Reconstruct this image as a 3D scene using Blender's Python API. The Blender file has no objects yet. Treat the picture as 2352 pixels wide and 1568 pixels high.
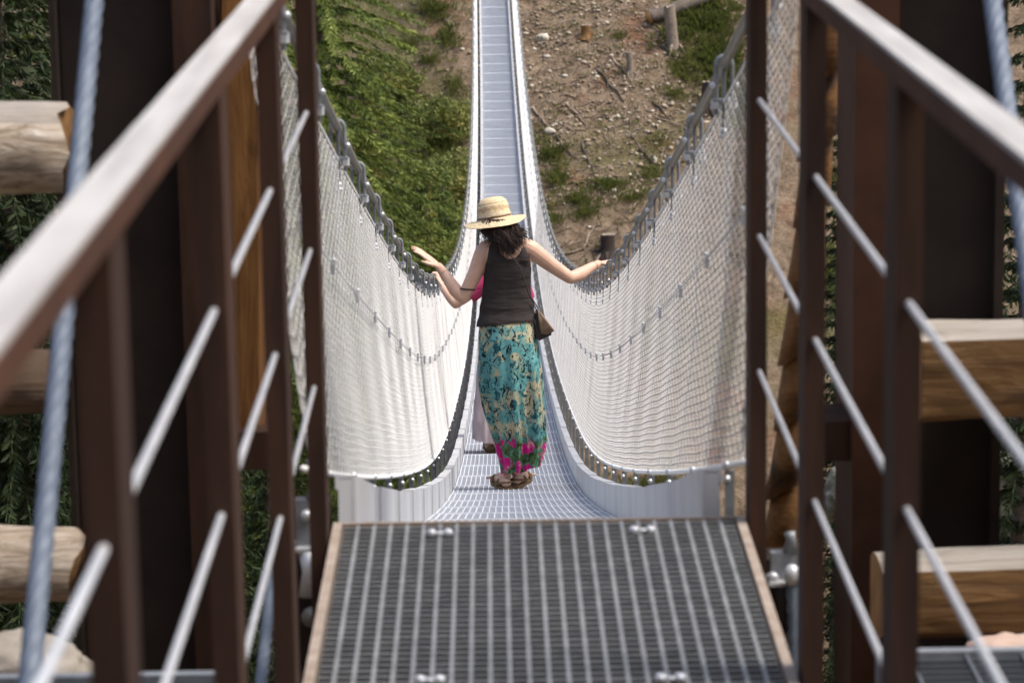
import bpy, math, random
import numpy as np
from mathutils import Vector, Matrix, noise as mnoise

random.seed(7)
rng = np.random.default_rng(11)
R = math.radians
sc = bpy.context.scene
COL = sc.collection

# ------------------------------------------------------------------ camera
F = 7000.0                       # focal length in pixels of a 2352 px wide frame
CAM = Vector((0.0, 0.0, 1.60))
VPX, VPY = 1115.0, -625.0        # where the ramp direction vanishes
ROLL = R(0.95)
d = Vector((VPX - 1176.0, -(VPY - 784.0), -F)).normalized()
r_ = Vector((-math.sin(ROLL), math.cos(ROLL), 0.0))
zc = (r_ - d * r_.dot(d)).normalized()
xc = d.cross(zc).normalized()
M3 = Matrix((xc, d, zc))         # world = M3 @ cam
cam_d = bpy.data.cameras.new('camera')
cam = bpy.data.objects.new('camera', cam_d)
COL.objects.link(cam)
cam.matrix_world = Matrix.Translation(CAM) @ M3.to_4x4()
cam_d.sensor_width = 36.0
cam_d.lens = 36.0 * F / 2352.0
cam_d.clip_start = 0.05
cam_d.clip_end = 2000
cam_d.dof.use_dof = True
cam_d.dof.focus_distance = 18.0
cam_d.dof.aperture_fstop = 7.8
sc.camera = cam

def ray(px, py):
    v = Vector((px - 1176.0, -(py - 784.0), -F))
    return (M3 @ v).normalized()
def at(px, py, Y):
    v = ray(px, py)
    return CAM + v * (Y / v.y)

# ------------------------------------------------------------------ properties
def tag(o, label=None, cat=None, group=None, kind=None):
    if label: o['label'] = label
    if cat: o['category'] = cat
    if group: o['group'] = group
    if kind: o['kind'] = kind
    return o
def thing(name, label, cat, loc=(0, 0, 0), group=None):
    o = bpy.data.objects.new(name, None)
    o.empty_display_size = 0.2
    COL.objects.link(o)
    o.location = loc
    return tag(o, label, cat, group)

# ------------------------------------------------------------------ mesh builder
class MB:
    def __init__(s):
        s.v = []; s.f = []; s.mi = []
    def add(s, vs, fs, mi=0):
        b = len(s.v)
        s.v.extend([tuple(x) for x in vs])
        s.f.extend([tuple(i + b for i in q) for q in fs])
        s.mi.extend([mi] * len(fs))
    def box(s, c, size, mi=0, rot=None):
        x, y, z = size[0] / 2, size[1] / 2, size[2] / 2
        vs = [Vector((a * x, b * y, e * z)) for e in (-1, 1) for b in (-1, 1) for a in (-1, 1)]
        if rot is not None: vs = [rot @ v for v in vs]
        c = Vector(c)
        s.add([v + c for v in vs], [(0, 2, 3, 1), (4, 5, 7, 6), (0, 1, 5, 4), (2, 6, 7, 3), (0, 4, 6, 2), (1, 3, 7, 5)], mi)
    def box2(s, a, b, mi=0):
        s.box([(a[i] + b[i]) / 2 for i in range(3)], [abs(b[i] - a[i]) for i in range(3)], mi)
    def tube(s, pts, rad, n=8, mi=0, cap=True, flat=1.0, twist=0.0, lobes=0, up=None):
        pts = [Vector(p) for p in pts]
        if not hasattr(rad, '__len__'): rad = [rad] * len(pts)
        rings = []
        prev = None
        for i, p in enumerate(pts):
            t = (pts[min(i + 1, len(pts) - 1)] - pts[max(i - 1, 0)]).normalized()
            if prev is None:
                a = Vector(up) if up is not None else (Vector((0, 0, 1)) if abs(t.z) < 0.9 else Vector((1, 0, 0)))
            else: a = prev
            a = (a - t * a.dot(t)).normalized(); prev = a
            b = t.cross(a)
            ring = []
            for k in range(n):
                th = 2 * math.pi * k / n + twist * i
                rr = rad[i]
                if lobes: rr *= 1 + 0.13 * math.cos(lobes * 2 * math.pi * k / n)
                ring.append(p + a * (math.cos(th) * rr * flat) + b * (math.sin(th) * rr))
            rings.append(ring)
        vs = [v for ring in rings for v in ring]
        fs = []
        for i in range(len(pts) - 1):
            for k in range(n):
                k2 = (k + 1) % n
                fs.append((i * n + k, i * n + k2, (i + 1) * n + k2, (i + 1) * n + k))
        if cap:
            fs.append(tuple(reversed(range(n))))
            fs.append(tuple((len(pts) - 1) * n + k for k in range(n)))
        s.add(vs, fs, mi)
    def ball(s, c, r, seg=12, rings=8, sc3=(1, 1, 1), rot=None, mi=0):
        c = Vector(c); vs = []; fs = []
        vs.append((0, 0, 1))
        for i in range(1, rings):
            ph = math.pi * i / rings
            for k in range(seg):
                th = 2 * math.pi * k / seg
                vs.append((math.sin(ph) * math.cos(th), math.sin(ph) * math.sin(th), math.cos(ph)))
        vs.append((0, 0, -1))
        L = len(vs) - 1
        for k in range(seg):
            fs.append((0, 1 + k, 1 + (k + 1) % seg))
            fs.append((L, L - seg + (k + 1) % seg, L - seg + k))
        for i in range(rings - 2):
            for k in range(seg):
                a = 1 + i * seg + k; b = 1 + i * seg + (k + 1) % seg
                fs.append((a, a + seg, b + seg, b))
        out = []
        for v in vs:
            q = Vector((v[0] * sc3[0] * r, v[1] * sc3[1] * r, v[2] * sc3[2] * r))
            if rot is not None: q = rot @ q
            out.append(q + c)
        s.add(out, fs, mi)
    def chain(s, pts, rads, n=12, flat=1.0):
        # tapered limb with round ends (to be remeshed)
        s.tube(pts, rads, n, flat=flat)
        for p, r in zip(pts, rads): s.ball(p, r * (0.99 if flat == 1.0 else flat), 10, 6)
    def prism(s, poly, axis, t0, t1, mi=0):
        # poly: list of 2D pts in the two other axes; extruded along axis from t0 to t1
        n = len(poly); vs = []
        for t in (t0, t1):
            for (a, b) in poly:
                vs.append({'x': (t, a, b), 'y': (a, t, b), 'z': (a, b, t)}[axis])
        fs = [tuple(range(n)), tuple(reversed(range(n, 2 * n)))]
        for k in range(n):
            k2 = (k + 1) % n
            fs.append((k, k + n, k2 + n, k2))
        s.add(vs, fs, mi)
    def mesh(s, name, mats):
        me = bpy.data.meshes.new(name)
        me.from_pydata(s.v, [], s.f)
        if not isinstance(mats, (list, tuple)): mats = [mats]
        for m in mats: me.materials.append(m)
        if len(mats) > 1: me.polygons.foreach_set('material_index', s.mi)
        me.update()
        return me
    def build(s, name, mats, parent=None, loc=None, smooth=False, fixn=False):
        me = s.mesh(name, mats)
        if fixn: fix_normals(me)
        if smooth: me.polygons.foreach_set('use_smooth', [True] * len(me.polygons))
        return link(name, me, parent, loc)

def fix_normals(me):
    import bmesh
    bm = bmesh.new(); bm.from_mesh(me)
    bmesh.ops.recalc_face_normals(bm, faces=bm.faces[:])
    bm.to_mesh(me); bm.free()

def link(name, me, parent=None, loc=None):
    o = bpy.data.objects.new(name, me)
    COL.objects.link(o)
    if parent is not None: o.parent = parent
    if loc is not None: o.location = loc
    return o

def np_mesh(name, verts, quads, mat, smooth=False):
    """verts (n,3), quads (m,k)"""
    me = bpy.data.meshes.new(name)
    verts = np.asarray(verts, dtype=np.float32); quads = np.asarray(quads, dtype=np.int32)
    k = quads.shape[1]
    me.vertices.add(len(verts)); me.vertices.foreach_set('co', verts.ravel())
    me.loops.add(quads.size); me.loops.foreach_set('vertex_index', quads.ravel())
    me.polygons.add(len(quads))
    me.polygons.foreach_set('loop_start', np.arange(0, quads.size, k, dtype=np.int32))
    try: me.polygons.foreach_set('loop_total', np.full(len(quads), k, dtype=np.int32))
    except Exception: pass
    if smooth: me.polygons.foreach_set('use_smooth', np.ones(len(quads), dtype=bool))
    me.materials.append(mat)
    me.update(calc_edges=True)
    me.validate()
    return me

def shift(mb, loc):
    l = Vector(loc)
    mb.v = [tuple(Vector(v) - l) for v in mb.v]
    return mb

# ------------------------------------------------------------------ materials
def mat(name):
    m = bpy.data.materials.new(name); m.use_nodes = True
    nt = m.node_tree
    b = nt.nodes['Principled BSDF']
    return m, nt, b
def N(nt, t, **kw):
    n = nt.nodes.new(t)
    for k, v in kw.items():
        if k in n.inputs: n.inputs[k].default_value = v
        else: setattr(n, k, v)
    return n
def ramp(nt, fac, stops, interp='LINEAR'):
    r = nt.nodes.new('ShaderNodeValToRGB')
    r.color_ramp.interpolation = interp
    el = r.color_ramp.elements
    while len(el) < len(stops): el.new(0.5)
    for e, (p, c) in zip(el, stops):
        e.position = p; e.color = (c[0], c[1], c[2], 1)
    nt.links.new(fac, r.inputs['Fac'])
    return r.outputs['Color']
def coords(nt, scale=(1, 1, 1), kind='Object'):
    tc = N(nt, 'ShaderNodeTexCoord'); mp = N(nt, 'ShaderNodeMapping')
    mp.inputs['Scale'].default_value = scale
    nt.links.new(tc.outputs[kind], mp.inputs['Vector'])
    return mp.outputs['Vector']
def noise_tex(nt, vec, scale, detail=4, rough=0.55, dist=0.0):
    n = N(nt, 'ShaderNodeTexNoise'); n.inputs['Scale'].default_value = scale
    n.inputs['Detail'].default_value = detail; n.inputs['Roughness'].default_value = rough
    n.inputs['Distortion'].default_value = dist
    nt.links.new(vec, n.inputs['Vector'])
    return n.outputs['Fac']
def mixc(nt, fac, a, b):
    m = N(nt, 'ShaderNodeMix'); m.data_type = 'RGBA'
    for sock, val in ((m.inputs[0], fac), (m.inputs[6], a), (m.inputs[7], b)):
        if hasattr(val, 'links') or hasattr(val, 'is_linked'): nt.links.new(val, sock)
        elif isinstance(val, (int, float)): sock.default_value = val
        else: sock.default_value = (val[0], val[1], val[2], 1)
    return m.outputs[2]
def math_n(nt, op, a, b=None, clamp=False):
    m = N(nt, 'ShaderNodeMath'); m.operation = op; m.use_clamp = clamp
    for i, v in enumerate((a, b)):
        if v is None: continue
        if isinstance(v, (int, float)): m.inputs[i].default_value = v
        else: nt.links.new(v, m.inputs[i])
    return m.outputs[0]
def bump(nt, b, h, strength=0.3, dist=0.01):
    n = N(nt, 'ShaderNodeBump'); n.inputs['Strength'].default_value = strength; n.inputs['Distance'].default_value = dist
    nt.links.new(h, n.inputs['Height']); nt.links.new(n.outputs['Normal'], b.inputs['Normal'])

def simple(name, c1, c2, scale=6, rough=0.6, metal=0.0, bmp=0.15, bd=0.003, sc3=(1, 1, 1), detail=5, kind='Object', spec=0.5):
    m, nt, b = mat(name)
    v = coords(nt, sc3, kind)
    f = noise_tex(nt, v, scale, detail, 0.6)
    col = ramp(nt, f, [(0.32, c1), (0.68, c2)])
    nt.links.new(col, b.inputs['Base Color'])
    b.inputs['Roughness'].default_value = rough
    b.inputs['Metallic'].default_value = metal
    b.inputs['Specular IOR Level'].default_value = spec
    if bmp: bump(nt, b, f, bmp, bd)
    return m

M = {}
M['galv'] = simple('galvanised', (.50, .52, .54), (.66, .67, .68), 9, .42, .35)
M['galv_shaded'] = simple('galvanised_shaded_bar', (.085, .088, .088), (.145, .148, .145), 14, .5, .35)  # ramp bar faces, coloured darker to stand for their shaded side
M['galv_lit_top'] = simple('galvanised_lit_top', (.20, .21, .21), (.33, .34, .335), 16, .5, .3)  # ramp bar tops and rods, coloured paler as if lit from above
M['platform'] = simple('shaded_platform_grating', (.085, .100, .115), (.13, .145, .16), 14, .5, .3)  # galvanised grating with shade put into its base colour
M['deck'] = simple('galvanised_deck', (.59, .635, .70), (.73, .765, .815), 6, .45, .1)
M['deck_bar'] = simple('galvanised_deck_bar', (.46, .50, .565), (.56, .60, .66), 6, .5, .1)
M['kerb'] = simple('galvanised_kerb', (.44, .45, .46), (.60, .61, .62), 3, .5, .1, .2, sc3=(1, 1, .4))
M['bolt'] = simple('bright_bolt', (.52, .54, .57), (.66, .68, .70), 30, .42, .4, 0)
M['net'] = simple('net_wire', (.80, .795, .77), (.89, .885, .86), 20, .5, .0, 0)
M['rope'] = simple('steel_rope', (.17, .175, .15), (.26, .26, .225), 40, .5, .3, .4)
M['hook'] = simple('hook_steel', (.20, .22, .24), (.31, .33, .35), 20, .5, .3, .2)
M['stay'] = simple('stay_strand', (.10, .13, .175), (.16, .195, .245), 30, .55, .1, .3)
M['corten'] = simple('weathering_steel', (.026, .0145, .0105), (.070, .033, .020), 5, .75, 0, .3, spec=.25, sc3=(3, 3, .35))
M['corten_lit'] = simple('weathering_steel_lit', (.050, .023, .014), (.085, .036, .019), 6, .75, 0, .25, spec=.25)  # same steel in a brighter tone, light painted into the colour
M['corten_shaded'] = simple('weathering_steel_shaded', (.024, .019, .017), (.040, .030, .025), 4, .85, 0, .2, spec=.15)  # same steel coloured darker to stand for faces in shade
M['rail_lit_top'] = simple('rail_lit_top_strip', (.36, .345, .325), (.54, .525, .50), 5, .45, 0, .15, sc3=(6, .5, 1))
M['ramp_edge'] = simple('ramp_edge_strip', (.27, .205, .155), (.44, .37, .30), 22, .55, .1, .15)

def wood(name, c1, c2, c3, rough=.75, st=.7):
    m, nt, b = mat(name)
    v = coords(nt, (st, 9, 9))
    f = noise_tex(nt, v, 3.4, 8, .7, 1.4)
    v2 = coords(nt, (1, 2, 2))
    f2 = noise_tex(nt, v2, 3.1, 3, .5, .8)
    col = ramp(nt, f, [(.28, c1), (.5, c2), (.72, c3)])
    col2 = ramp(nt, f2, [(.30, tuple(x * .35 for x in c1)), (.42, (1, 1, 1))])
    mm = N(nt, 'ShaderNodeMix'); mm.data_type = 'RGBA'; mm.blend_type = 'MULTIPLY'; mm.inputs[0].default_value = .7
    nt.links.new(col, mm.inputs[6]); nt.links.new(col2, mm.inputs[7])
    nt.links.new(mm.outputs[2], b.inputs['Base Color'])
    b.inputs['Roughness'].default_value = rough
    bump(nt, b, f, .8, .014)
    return m
M['timber'] = wood('sawn_timber', (.095, .042, .010), (.19, .095, .026), (.28, .155, .055))
M['timber_grey'] = wood('weathered_timber', (.26, .22, .18), (.38, .34, .29), (.48, .44, .39))
M['log_pale'] = wood('debarked_log', (.12, .07, .035), (.50, .41, .31), (.74, .69, .61), .8, 2.2)
M['log_brown'] = wood('brown_log', (.05, .03, .018), (.11, .07, .042), (.17, .115, .07))
M['timber_post'] = wood('timber_post_wood', (.14, .058, .013), (.26, .115, .028), (.36, .18, .05))
M['bark'] = wood('bark', (.045, .032, .024), (.12, .095, .075), (.24, .20, .165), .9)
M['stump_grey'] = wood('stump_wood', (.12, .09, .065), (.25, .20, .15), (.36, .30, .24), .9)
M['burnt'] = wood('dark_stump_wood', (.02, .014, .011), (.045, .03, .024), (.09, .065, .05), .9)
M['cut_wood'] = simple('cut_wood', (.46, .22, .07), (.62, .34, .13), 8, .7, 0, .2)
M['twig'] = simple('dead_branch', (.16, .115, .08), (.34, .27, .20), 3, .85, 0, .2)
M['twig_dark'] = simple('dark_branch', (.05, .036, .026), (.10, .075, .055), 3, .85, 0, .2)

def stone_mat(name, cs):
    m, nt, b = mat(name)
    g = N(nt, 'ShaderNodeNewGeometry')
    col = ramp(nt, g.outputs['Random Per Island'], cs)
    v = coords(nt)
    f = noise_tex(nt, v, 7, 5, .6)
    dark = ramp(nt, f, [(.3, (.62, .58, .52)), (.65, (1, 1, 1))])
    mm = N(nt, 'ShaderNodeMix'); mm.data_type = 'RGBA'; mm.blend_type = 'MULTIPLY'; mm.inputs[0].default_value = 1
    nt.links.new(col, mm.inputs[6]); nt.links.new(dark, mm.inputs[7])
    nt.links.new(mm.outputs[2], b.inputs['Base Color'])
    b.inputs['Roughness'].default_value = .85
    bump(nt, b, f, .5, .03)
    return m
M['stone'] = stone_mat('pale_stone', [(0, (.20, .145, .095)), (.45, (.33, .26, .18)), (.8, (.50, .43, .33)), (1, (.66, .60, .50))])
M['boulder'] = stone_mat('boulder_stone', [(0, (.42, .38, .32)), (1, (.62, .57, .48))])
M['mossrock'] = simple('mossy_rock', (.06, .07, .03), (.33, .30, .27), 3, .9, 0, .6, .05)

def earth_mat():
    m, nt, b = mat('hill_earth')
    v = coords(nt)
    f1 = noise_tex(nt, v, .35, 6, .6, .4)
    f2 = noise_tex(nt, v, 2.4, 8, .7, .3)
    f3 = noise_tex(nt, v, 11, 6, .7)
    f4 = noise_tex(nt, v, .16, 3, .5, .5)
    c = ramp(nt, f2, [(.26, (.080, .057, .039)), (.42, (.172, .124, .082)), (.58, (.270, .203, .139)), (.78, (.38, .30, .21))])
    red = ramp(nt, f2, [(.3, (.13, .055, .028)), (.7, (.30, .145, .085))])
    c = mixc(nt, ramp(nt, f1, [(.57, (0, 0, 0)), (.68, (.75, .75, .75))]), c, red)
    gr = ramp(nt, f3, [(.35, (.050, .065, .014)), (.65, (.14, .15, .045))])
    c = mixc(nt, ramp(nt, f4, [(.52, (0, 0, 0)), (.70, (.7, .7, .7))]), c, gr)
    dk = ramp(nt, f3, [(.28, (.50, .46, .42)), (.52, (1, 1, 1))])
    mm = N(nt, 'ShaderNodeMix'); mm.data_type = 'RGBA'; mm.blend_type = 'MULTIPLY'; mm.inputs[0].default_value = .8
    nt.links.new(c, mm.inputs[6]); nt.links.new(dk, mm.inputs[7])
    nt.links.new(mm.outputs[2], b.inputs['Base Color'])
    b.inputs['Roughness'].default_value = .95
    b.inputs['Specular IOR Level'].default_value = .1
    h = math_n(nt, 'ADD', math_n(nt, 'MULTIPLY', f2, 1.0), math_n(nt, 'MULTIPLY', f3, .35))
    bump(nt, b, h, .9, .22)
    return m
M['earth'] = earth_mat()

def leaf_mat(name, stops, nscale=1.2, trans=.25, con=1.0):
    m, nt, b = mat(name)
    g = N(nt, 'ShaderNodeNewGeometry')
    v = coords(nt)
    f = noise_tex(nt, v, nscale, 3, .6)
    k = math_n(nt, 'ADD', math_n(nt, 'MULTIPLY', g.outputs['Random Per Island'], .45), math_n(nt, 'MULTIPLY', math_n(nt, 'SUBTRACT', f, .5 - .28 / con), con), True)
    col = ramp(nt, k, stops)
    nt.links.new(col, b.inputs['Base Color'])
    b.inputs['Roughness'].default_value = .6
    b.inputs['Specular IOR Level'].default_value = .25
    tr = N(nt, 'ShaderNodeBsdfTranslucent')
    nt.links.new(col, tr.inputs['Color'])
    mx = N(nt, 'ShaderNodeMixShader'); mx.inputs[0].default_value = trans
    nt.links.new(b.outputs[0], mx.inputs[1]); nt.links.new(tr.outputs[0], mx.inputs[2])
    nt.links.new(mx.outputs[0], nt.nodes['Material Output'].inputs['Surface'])
    return m
M['spruce'] = leaf_mat('spruce_needles', [(0, (.012, .018, .007)), (.28, (.066, .104, .022)), (.60, (.175, .228, .046)), (1, (.34, .37, .088))], .75, .14, 1.7)
M['spruce_light'] = leaf_mat('light_spruce_needles', [(0, (.020, .028, .010)), (.26, (.11, .138, .034)), (.56, (.25, .272, .066)), (.9, (.38, .37, .11)), (1, (.44, .33, .10))], .75, .16, 1.6)
M['spruce_shaded'] = leaf_mat('shaded_spruce_needles', [(0, (.006, .011, .004)), (.5, (.020, .034, .009)), (1, (.055, .080, .020))], .9, .15)  # same needles with the forest shade put into the colour
M['bush'] = leaf_mat('shrub_leaves', [(0, (.030, .042, .014)), (.32, (.12, .148, .038)), (.66, (.24, .262, .070)), (.88, (.34, .30, .09)), (1, (.42, .27, .08))], .6, .18, 1.5)
M['grass'] = leaf_mat('grass_blades', [(0, (.060, .085, .020)), (.45, (.13, .155, .040)), (.8, (.21, .215, .068)), (1, (.31, .27, .11))], .5, .3)

# ------------------------------------------------------------------ world and light
SUN_EL, SUN_AZ = R(62), R(-12)      # azimuth measured from +X towards +Y
sd = Vector((math.cos(SUN_EL) * math.cos(SUN_AZ), math.cos(SUN_EL) * math.sin(SUN_AZ), math.sin(SUN_EL)))
w = bpy.data.worlds.new('World'); sc.world = w; w.use_nodes = True
wn = w.node_tree
sky = wn.nodes.new('ShaderNodeTexSky'); sky.sky_type = 'NISHITA'; sky.sun_disc = False
sky.sun_elevation = SUN_EL
sky.sun_rotation = math.atan2(sd.x, sd.y)
sky.air_density = 1.0; sky.dust_density = 4.0; sky.ozone_density = 1.0
wn.links.new(sky.outputs[0], wn.nodes['Background'].inputs['Color'])
wn.nodes['Background'].inputs['Strength'].default_value = 0.15
sl = bpy.data.lights.new('sun', 'SUN'); sl.energy = 1.3; sl.angle = R(14); sl.color = (1.0, .94, .84)
so = bpy.data.objects.new('sun', sl); COL.objects.link(so)
so.rotation_euler = sd.to_track_quat('Z', 'Y').to_euler()
so.location = (0, 0, 60)
sc.view_settings.view_transform = 'Standard'
sc.view_settings.look = 'None'
sc.view_settings.exposure = 0.98
sc.view_settings.gamma = 1

# ------------------------------------------------------------------ bridge curves
Y0 = 6.11                          # where the ramp ends and the bridge begins
SLOPE, CURV = 0.2610, 0.00248
SPAN = 106.0
XC, HALF = 0.062, 0.36
def xc(y):
    t = min(max((y - Y0) / 90.0, 0.0), 1.0)
    return XC + .108 * math.sin(math.pi * t)
def xc_np(y):
    t = np.clip((y - Y0) / 90.0, 0, 1)
    return XC + .108 * np.sin(np.pi * t)
def deck_h(y):
    s = y - Y0
    if s < 0: return -0.060 - SLOPE * s
    # the deck gives a little under the two walkers
    return -0.060 - SLOPE * s + CURV * s * s - .072 * math.exp(-((s - 12) / 5.5) ** 2)
ROPE_X, ROPE_H = 0.552, 1.285
NETB_X, NETB_H = 0.470, 0.172
NETT_H = 1.180

# ------------------------------------------------------------------ terrain
def fbm(x, y, s=1.0, o=4):
    v = 0; a = 1.0; t = 0
    for i in range(o):
        v += a * mnoise.noise(Vector((x * s, y * s, 3.7 * i))); t += a
        a *= .5; s *= 2.1
    return v / t
FAR_Y = 113.0
def ground(x, y, detail=True):
    if y < 8.0:
        near = -1.15 + max(0, -2.0 - y) * 1.0  # unseen bank raised behind the camera to block sky light
        if y > 4: near -= (y - 4) * .25
        if 5.0 < y < 7.7: near += min(4.0, max(0.0, abs(x) - 1.5) * 2.6)
    else:
        near = -2.15 - (y - 8.0) * .86
    far = .72 * (y - FAR_Y) - .25 + .035 * x
    valley = -37.0
    h = max(near, far)
    k = 4.0
    a = h - valley
    h = valley + .5 * (a + math.sqrt(a * a + k))
    if y < 8: h = near
    if detail:
        if y > 60:
            h += .55 * fbm(x, y, .13, 3) + .22 * fbm(x + 40, y, .55, 3)
        elif y > 12: h += .5 * fbm(x, y, .2, 3)
        else: h += .12 * fbm(x, y, .9, 3)
        # keep the hill clear of the bridge landing
    return h
def hill_hit(px, py, y0=60.0, y1=220.0):
    v = ray(px, py)
    def g(Y):
        p = CAM + v * (Y / v.y)
        return p.z - ground(p.x, p.y)
    a = y0; ga = g(a)
    while a < y1:
        b = a + .5; gb = g(b)
        if ga > 0 >= gb:
            for _ in range(18):
                m_ = .5 * (a + b)
                if g(m_) > 0: a = m_
                else: b = m_
            return CAM + v * (b / v.y)
        a, ga = b, gb
    return None

def axis(segs):
    out = []
    for a, b, st in segs:
        n = max(1, int(round((b - a) / st)))
        out += [a + (b - a) * i / n for i in range(n)]
    out.append(segs[-1][1])
    return out
xs = axis([(-160, -40, 8), (-40, -20, 1.5), (-20, 22, .34), (22, 40, 1.5), (40, 160, 8)])
ys = axis([(-70, -8, 4), (-8, 12, .8), (12, 88, 2.5), (88, 132, .34), (132, 150, 1.0), (150, 300, 7)])
mb = MB()
gv = np.array([(x, y, ground(x, y)) for y in ys for x in xs], dtype=np.float32)
nx = len(xs); ny = len(ys)
ii = np.arange((ny - 1) * nx).reshape(ny - 1, nx)[:, :-1].ravel()
gq = np.stack([ii, ii + 1, ii + nx + 1, ii + nx], 1)
tag(link('hillside', np_mesh('hillside', gv, gq, M['earth'], True)), kind='structure')

def hill_normal(x, y):
    e = .4
    return Vector((-(ground(x + e, y) - ground(x - e, y)) / (2 * e), -(ground(x, y + e) - ground(x, y - e)) / (2 * e), 1)).normalized()

# ------------------------------------------------------------------ ramp
RX0, RX1 = -0.342, 0.508
RY0, RY1 = -1.2, 6.08
def make_ramp():
    root = thing('access_ramp', 'dark steel grating ramp with a pale edge frame in the foreground, leading onto the bridge', 'ramp', (0, 0, 0))
    g = MB()
    y = RY0 + .02; n = 0
    while y < RY1 - .03:
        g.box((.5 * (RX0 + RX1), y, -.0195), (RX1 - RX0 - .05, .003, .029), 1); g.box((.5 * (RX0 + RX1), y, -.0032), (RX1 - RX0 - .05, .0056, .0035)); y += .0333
    nb = 24
    for k in range(1, nb):
        x = RX0 + .02 + (RX1 - RX0 - .04) * k / nb
        g.box((x, .5 * (RY0 + RY1), -.0055), (.0075, RY1 - RY0 - .03, .010))
    g.build('grating', [M['galv_lit_top'], M['galv_shaded']], root)
    fr = MB()
    for x in (RX0 + .011, RX1 - .011):
        fr.box((x, .5 * (RY0 + RY1), -.020), (.018, RY1 - RY0, .044))
    fr.box((.5 * (RX0 + RX1), RY1 - .006, -.020), (RX1 - RX0 - .042, .010, .044))
    fr.build('edge_frame', M['ramp_edge'], root)
    gi = MB()
    for x in (RX0 - .004, RX1 + .004):
        sgn = -1 if x < 0 else 1
        gi.box((x - sgn * .02, .5 * (RY0 + RY1) - .05, -.13), (.012, RY1 - RY0 - .1, .17))
    for y in (0.2, 1.7, 3.2, 4.7, 6.0):
        gi.box((.5 * (RX0 + RX1), y, -.12), (RX1 - RX0 - .06, .05, .10))
    gi.build('side_beam', M['corten_shaded'], root)
    for (px, py) in ((1010, 1225), (1475, 1218), (987, 1562), (1540, 1558)):
        p = at(px, py, 6); v = (p - CAM); p = CAM + v * ((CAM.z - .006) / -v.z)
        c = MB()
        for dx in (-.0166, .0166):
            c.tube([(dx, 0, -.006), (dx, 0, .004), (dx, 0, .0075)], [.0105, .0105, .006], 12)
        c.box((0, 0, .0005), (.034, .012, .003))
        c.build('grating_clip', M['bolt'], root, p + Vector((0, 0, .002)), True)
    return root
make_ramp()

# ------------------------------------------------------------------ ramp railings
HR_Z = 1.185
ROD_Z = (.869, .597, .321)
def make_railing(side):
    x = -.362 if side < 0 else .530
    lab = ('rusty steel railing with pale strip for its sky-lit top and thin rods, left of the ramp' if side < 0 else
           'rusty steel railing with pale strip for its sky-lit top and thin rods, right of the ramp')
    root = thing('ramp_railing', lab, 'railing', (x, 0, 0), 'railings of the ramp')
    posts = [6.02, 4.95, 3.83, 2.70, 1.55, .5] if side > 0 else [5.92, 4.90, 3.86, 2.70, 1.55, .5]
    for y in posts:
        p = MB()
        p.box((0, y + .055, .5 * (HR_Z - .03 - .40)), (.034, .11, HR_Z - .03 + .40))
        p.build('post', M['corten'], root)
    ya, yb = .2, 6.0
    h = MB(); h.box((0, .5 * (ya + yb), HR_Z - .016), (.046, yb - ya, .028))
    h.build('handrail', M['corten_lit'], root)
    t = MB(); t.box((0, .5 * (ya + yb), HR_Z + .0015), (.042, yb - ya, .006))  # pale strip added for the sky shining on the handrail top
    t.build('lit_top_strip', M['rail_lit_top'], root)
    for z in ROD_Z:
        r = MB(); r.tube([(0, ya, z), (0, yb, z)], .0054, 12)
        r.build('rod', M['galv'], root, smooth=True)
    return root
make_railing(-1); make_railing(1)

# ------------------------------------------------------------------ side platforms
def make_platform(side):
    lab = 'dark grating service platform outside the left railing' if side < 0 else 'dark grating service platform outside the right railing'
    x0, x1 = (-1.75, -.46) if side < 0 else (.665, 1.75)
    y0, y1 = 1.5, (5.15 if side < 0 else 5.21)
    z = -.02
    root = thing('service_platform', lab, 'platform', (0, 0, z), 'service platforms beside the ramp')
    g = MB(); y = y0 + .03
    while y < y1 - .02:
        g.box(((x0 + x1) / 2, y, -.02), (x1 - x0 - .06, .004, .03)); y += .0333
    x = x0 + .06
    while x < x1 - .04:
        g.box((x, (y0 + y1) / 2, -.006), (.006, y1 - y0 - .04, .009)); x += .1
    g.build('grating', M['platform'], root)
    f = MB()
    for x in (x0 + .02, x1 - .02): f.box((x, (y0 + y1) / 2, -.03), (.035, y1 - y0, .07))
    for y in (y0 + .02, y1 - .015): f.box(((x0 + x1) / 2, y, -.03), (x1 - x0 - .076, .024, .066))
    f.build('frame', M['hook'], root)
make_platform(-1); make_platform(1)

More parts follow.
